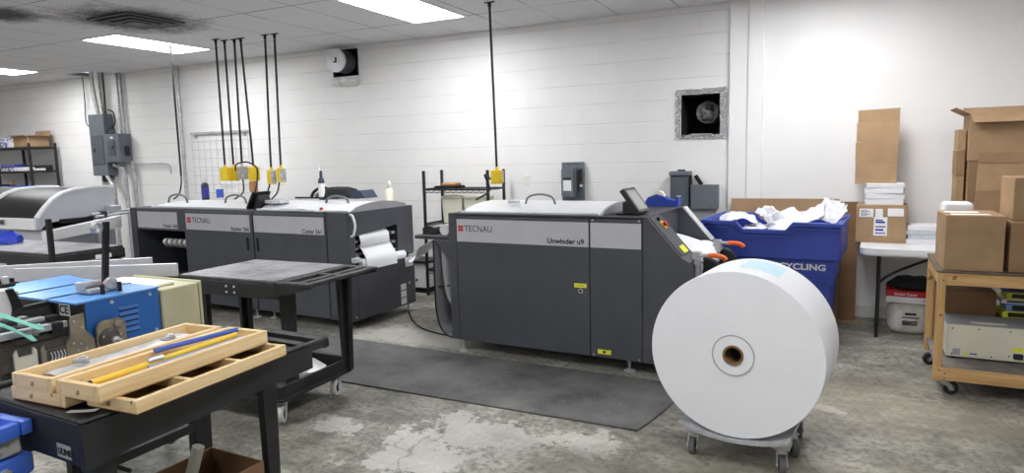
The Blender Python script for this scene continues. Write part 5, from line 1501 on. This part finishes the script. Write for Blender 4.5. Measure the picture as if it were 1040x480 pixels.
box(bm, -.03, .05, -.137, -.129, .17, .185); box(bm, -.05, .07, -.137, -.129, .145, .15)
obj('bag_print', bm, 'ink_black', t)
one('cardboard_sheet', box(nb(), 0, .012, 0, .24, 0, .47), 'cardboard_mid', 'narrow cardboard panel standing behind the wooden cart, left side', 'cardboard', (.715, 6.02, 0), -4)

# ------------------------------------------------------------------ wooden cart on the right
CX, CY = .575, 4.74
t = thing('wooden_cart', 'wooden two tier cart on casters at the right edge', 'cart', (CX, CY, 0), -2)
cw, cd, ch = 1.25, .76, .785
for x in (0, cw - .045):
    for y in (0, cd - .045):
        obj('post', box(nb(), x, x + .045, y, y + .045, .095, ch - .012, .003), 'cart_wood_z', t)
bm = nb(); box(bm, .045, cw - .045, .002, .026, ch - .085, ch - .012, .002); obj('top_rail', bm, 'cart_wood_x', t)
obj('top_rail', box(nb(), .045, cw - .045, cd - .026, cd - .002, ch - .085, ch - .012, .002), 'cart_wood_x', t)
for x in (.002, cw - .026): obj('end_rail', box(nb(), x, x + .024, .045, cd - .045, ch - .085, ch - .012, .002), 'cart_wood_y', t)
obj('top_board', box(nb(), -.006, cw + .006, -.006, cd + .006, ch - .012, ch, .002), 'wood_top', t)
obj('lower_rail', box(nb(), .0, cw, -.012, .012 + .0, .108, .185, .002), 'cart_wood_x', t)
obj('lower_rail', box(nb(), .0, cw, cd - .012, cd + .012, .095, .185, .002), 'cart_wood_x', t)
obj('lower_shelf', box(nb(), .01, cw - .01, .012, cd - .012, .17, .186, .002), 'worn_shelf', t)
bm = nb()
for x, z in ((.06, .15), (.06, .12), (.03, .73), (.03, .17)): cyl(bm, (x, -.014, z), (x, -.010, z), .005, 8)
obj('screws', bm, 'dark_metal', t)
for x, y, an in ((.075, .06, 20), (cw - .08, .06, 40), (.06, cd - .06, 200), (cw - .08, cd - .06, 160)): caster(t, x, y, .042, .03, .095, an)
def cl(x, y, z=.786):
    a = R(-2); return (CX + math.cos(a) * x - math.sin(a) * y, CY + math.sin(a) * x + math.cos(a) * y, z)
t = carton('carton', 'big brown cardboard box with white stickers on top, front left of the wooden cart', cl(.028, .03), 0, .30, .40, .335, tape=False)
decal('top_sticker', t, 'label_white', 'z', .335, .035, .235, .045, .13, .001); decal('top_sticker', t, 'label_white', 'z', .335, .02, .20, .20, .30, .001)
obj('tape_strip', box(nb(), .0, .30, .148, .185, .335, .3358), 'cardboard_mid', t)
one('paper_packet', box(nb(), 0, .165, 0, .18, 0, .375, .02, None, 3), 'paper', 'white packet standing behind the big brown box', 'packet', cl(.06, .52), 0)
carton('carton', 'brown cardboard box beside the big one, cut by the right edge', cl(.355, .05), 0, .38, .40, .30, 'cardboard_mid')
carton('carton', 'upright brown cardboard box stacked on the box at the right edge', (cl(.365, .10)[0], cl(.365, .10)[1], 1.088), 2, .34, .30, .255, 'cardboard')
# tall open flattened cartons standing behind
def tallbox(name, label, loc, rz, w, d, h, mats, flaps=True):
    t = thing(name, label, 'box', loc, rz)
    zs = [0, h * .36, h * .66, h]
    for i in range(3):
        bm = nb(); o = .006 * (i % 2)
        th = .008
        for q in ((o, w - o, o, o + th), (o, w - o, d - th - o, d - o), (o, o + th, o + th, d - th - o), (w - th - o, w - o, o + th, d - th - o)):
            box(bm, q[0], q[1], q[2], q[3], zs[i], zs[i + 1] - .002)
        obj('panel', bm, mats[i % len(mats)], t)
    if flaps:
        for A, B, o in (((0, 0, h), (0, d, h), (-.10, -.06, .05)), ((0, d, h), (w, d, h), (-.0, .08, .06)), ((0, 0, h), (w, 0, h), (.02, -.05, -.07)), ((w, 0, h), (w, d, h), (.14, 0, .03))):
            A, B, o = Vector(A), Vector(B), Vector(o)
            bm = nb(); sheet(bm, 1, 1, lambda u, v: (A * (1 - u) + B * u) + o * v, .006); obj('flap', bm, mats[0], t)
    return t
tallbox('tall_carton', 'tall open cardboard box with spread flaps behind the wooden cart', (.895, 6.10, .741), -2, .50, .40, 1.03, ('cardboard', 'cardboard_mid'))
t = thing('cardboard_blank', 'folded cardboard blank leaning on the front of the tall open box', 'cardboard', (.925, 5.985, .741), -2)
for i, (z0, z1, y0, y1, m) in enumerate(((0, .46, .0, .045, 'cardboard_mid'), (.46, .66, .05, .070, 'cardboard'), (.66, .74, .068, .078, 'cardboard_mid'))):
    bm = nb(); k0, k1 = .04 * z0, .04 * z1
    hexa(bm, [(k0, y0, z0), (.46, y0, z0), (.46, y0 + .012, z0), (k0, y0 + .012, z0)], [(k1, y1, z1 - .002), (.46, y1, z1 - .002), (.46, y1 + .012, z1 - .002), (k1, y1 + .012, z1 - .002)])
    obj('panel', bm, m, t)
t = thing('side_carton', 'narrow cardboard box in stacked sections left of the tall open box', 'box', (.835, 6.20, .741), -2)
for i, (z0, z1, m) in enumerate(((0, .34, 'cardboard_mid'), (.34, .56, 'cardboard'), (.56, .76, 'cardboard_mid'), (.76, .92, 'cardboard'))):
    obj('panel', box(nb(), .004 * (i % 2), .055, 0, .28, z0, z1 - .003, .002), m, t)
# white instrument on the lower shelf
t = thing('white_instrument', 'cream white electronic cabinet lying on the lower shelf of the wooden cart', 'machine', cl(.085, .235, .187), -1.5)
iw, idp, ih = .62, .30, .225
bm = nb(); box(bm, 0, iw, .006, idp, .012, ih - .004, .003); obj('body', bm, 'instrument_white', t)
fp = obj('front_panel', box(nb(), -.002, iw, 0, .006, .012, ih - .006, .002), 'instrument_white', t)
obj('top_cover', box(nb(), -.004, iw, .0, idp, ih - .006, ih, .002), 'label_grey', t)
obj('grip', box(nb(), .13, .32, .04, .075, ih, ih + .008, .003), 'instrument_white', t)
bm = nb()
for x, z in ((.03, .03), (.03, ih - .03), (.17, ih - .025), (.33, ih - .025), (.24, .03), (.33, .045)): cyl(bm, (x, -.003, z), (x, 0, z), .005, 8)
obj('screws', bm, 'dark_metal', fp)
decal('rating_plate', fp, 'label_grey', 'y', 0, .035, .075, .025, .065)
bm = nb(); prism(bm, [(.09, .028), (.118, .028), (.104, .052)], 'y', -.0015, 0); obj('warning_triangle', bm, 'label_yellow', fp)
decal('blue_caption', fp, 'ink_blue', 'y', 0, .125, .165, .034, .042)
decal('yellow_label', fp, 'label_yellow', 'y', 0, .345, .40, .075, .10)
bm = nb(); prism(bm, rrect(.35, .40, .03, .065, .008), 'y', -.012, 0); obj('power_inlet', bm, 'black_plastic', fp)
bm = nb()
for z in (.07, .115, .16): cyl(bm, (.425, -.012, z), (.425, 0, z), .016, 14)
obj('connector', bm, 'dark_metal', fp)
for x in (.04, .56):
    for y in (.03, .27): obj('rubber_foot', cyl(nb(), (x, y, 0), (x, y, .012), .014, 10), 'rubber', t)
carton('carton', 'low brown box in the shadow behind the cream cabinet', cl(.06, .53, .188), 0, .32, .18, .385, 'cardboard_dark')
# small packets stacked on the shelf at the right
z = .187
pile = t = thing('side_box', 'plain brown box on the lower shelf holding up the small packets', 'box', cl(.40, .545, .187), 0)
obj('body', box(nb(), 0, .45, 0, .20, 0, .22, .004), 'cardboard_dark', t)
z = .187 + .222
for i, (h, dx, m, lab) in enumerate(((.045, .0, 'label_yellow', 'bottom yellow packet of the pile on the lower shelf'), (.05, .02, 'rod_pale', 'pale blue packet second from the bottom of the pile'), (.03, -.01, 'label_white', 'thin white packet in the middle of the packet pile'), (.045, .015, 'label_yellow', 'upper yellow packet of the pile on the lower shelf'), (.04, -.005, 'ink_blue', 'dark blue packet on top of the packet pile'))):
    t = thing('packet', lab, 'packet', (cl(.415 + dx, .54)[0], cl(.415 + dx, .54)[1], z), 2 - i, 'packets piled on the lower shelf')
    obj('wrap', box(nb(), 0, .40, 0, .20, 0, h - .002, .004), m, t); obj('end_label', box(nb(), .03, .14, -.0015, 0, .008, h - .01), 'ink_black', t)
    z += h

# ------------------------------------------------------------------ view
w = bpy.data.worlds.new('world'); scn.world = w; w.use_nodes = True
w.node_tree.nodes['Background'].inputs[0].default_value = (0.8, 0.85, 0.9, 1)
w.node_tree.nodes['Background'].inputs[1].default_value = 0.3
vs = scn.view_settings
vs.view_transform = 'Standard'; vs.look = 'None'; vs.gamma = 1; vs.exposure = 1.5; vs.use_curve_mapping = False
scn.cycles.use_denoising = True
scn.cycles.max_bounces = 10; scn.cycles.diffuse_bounces = 6
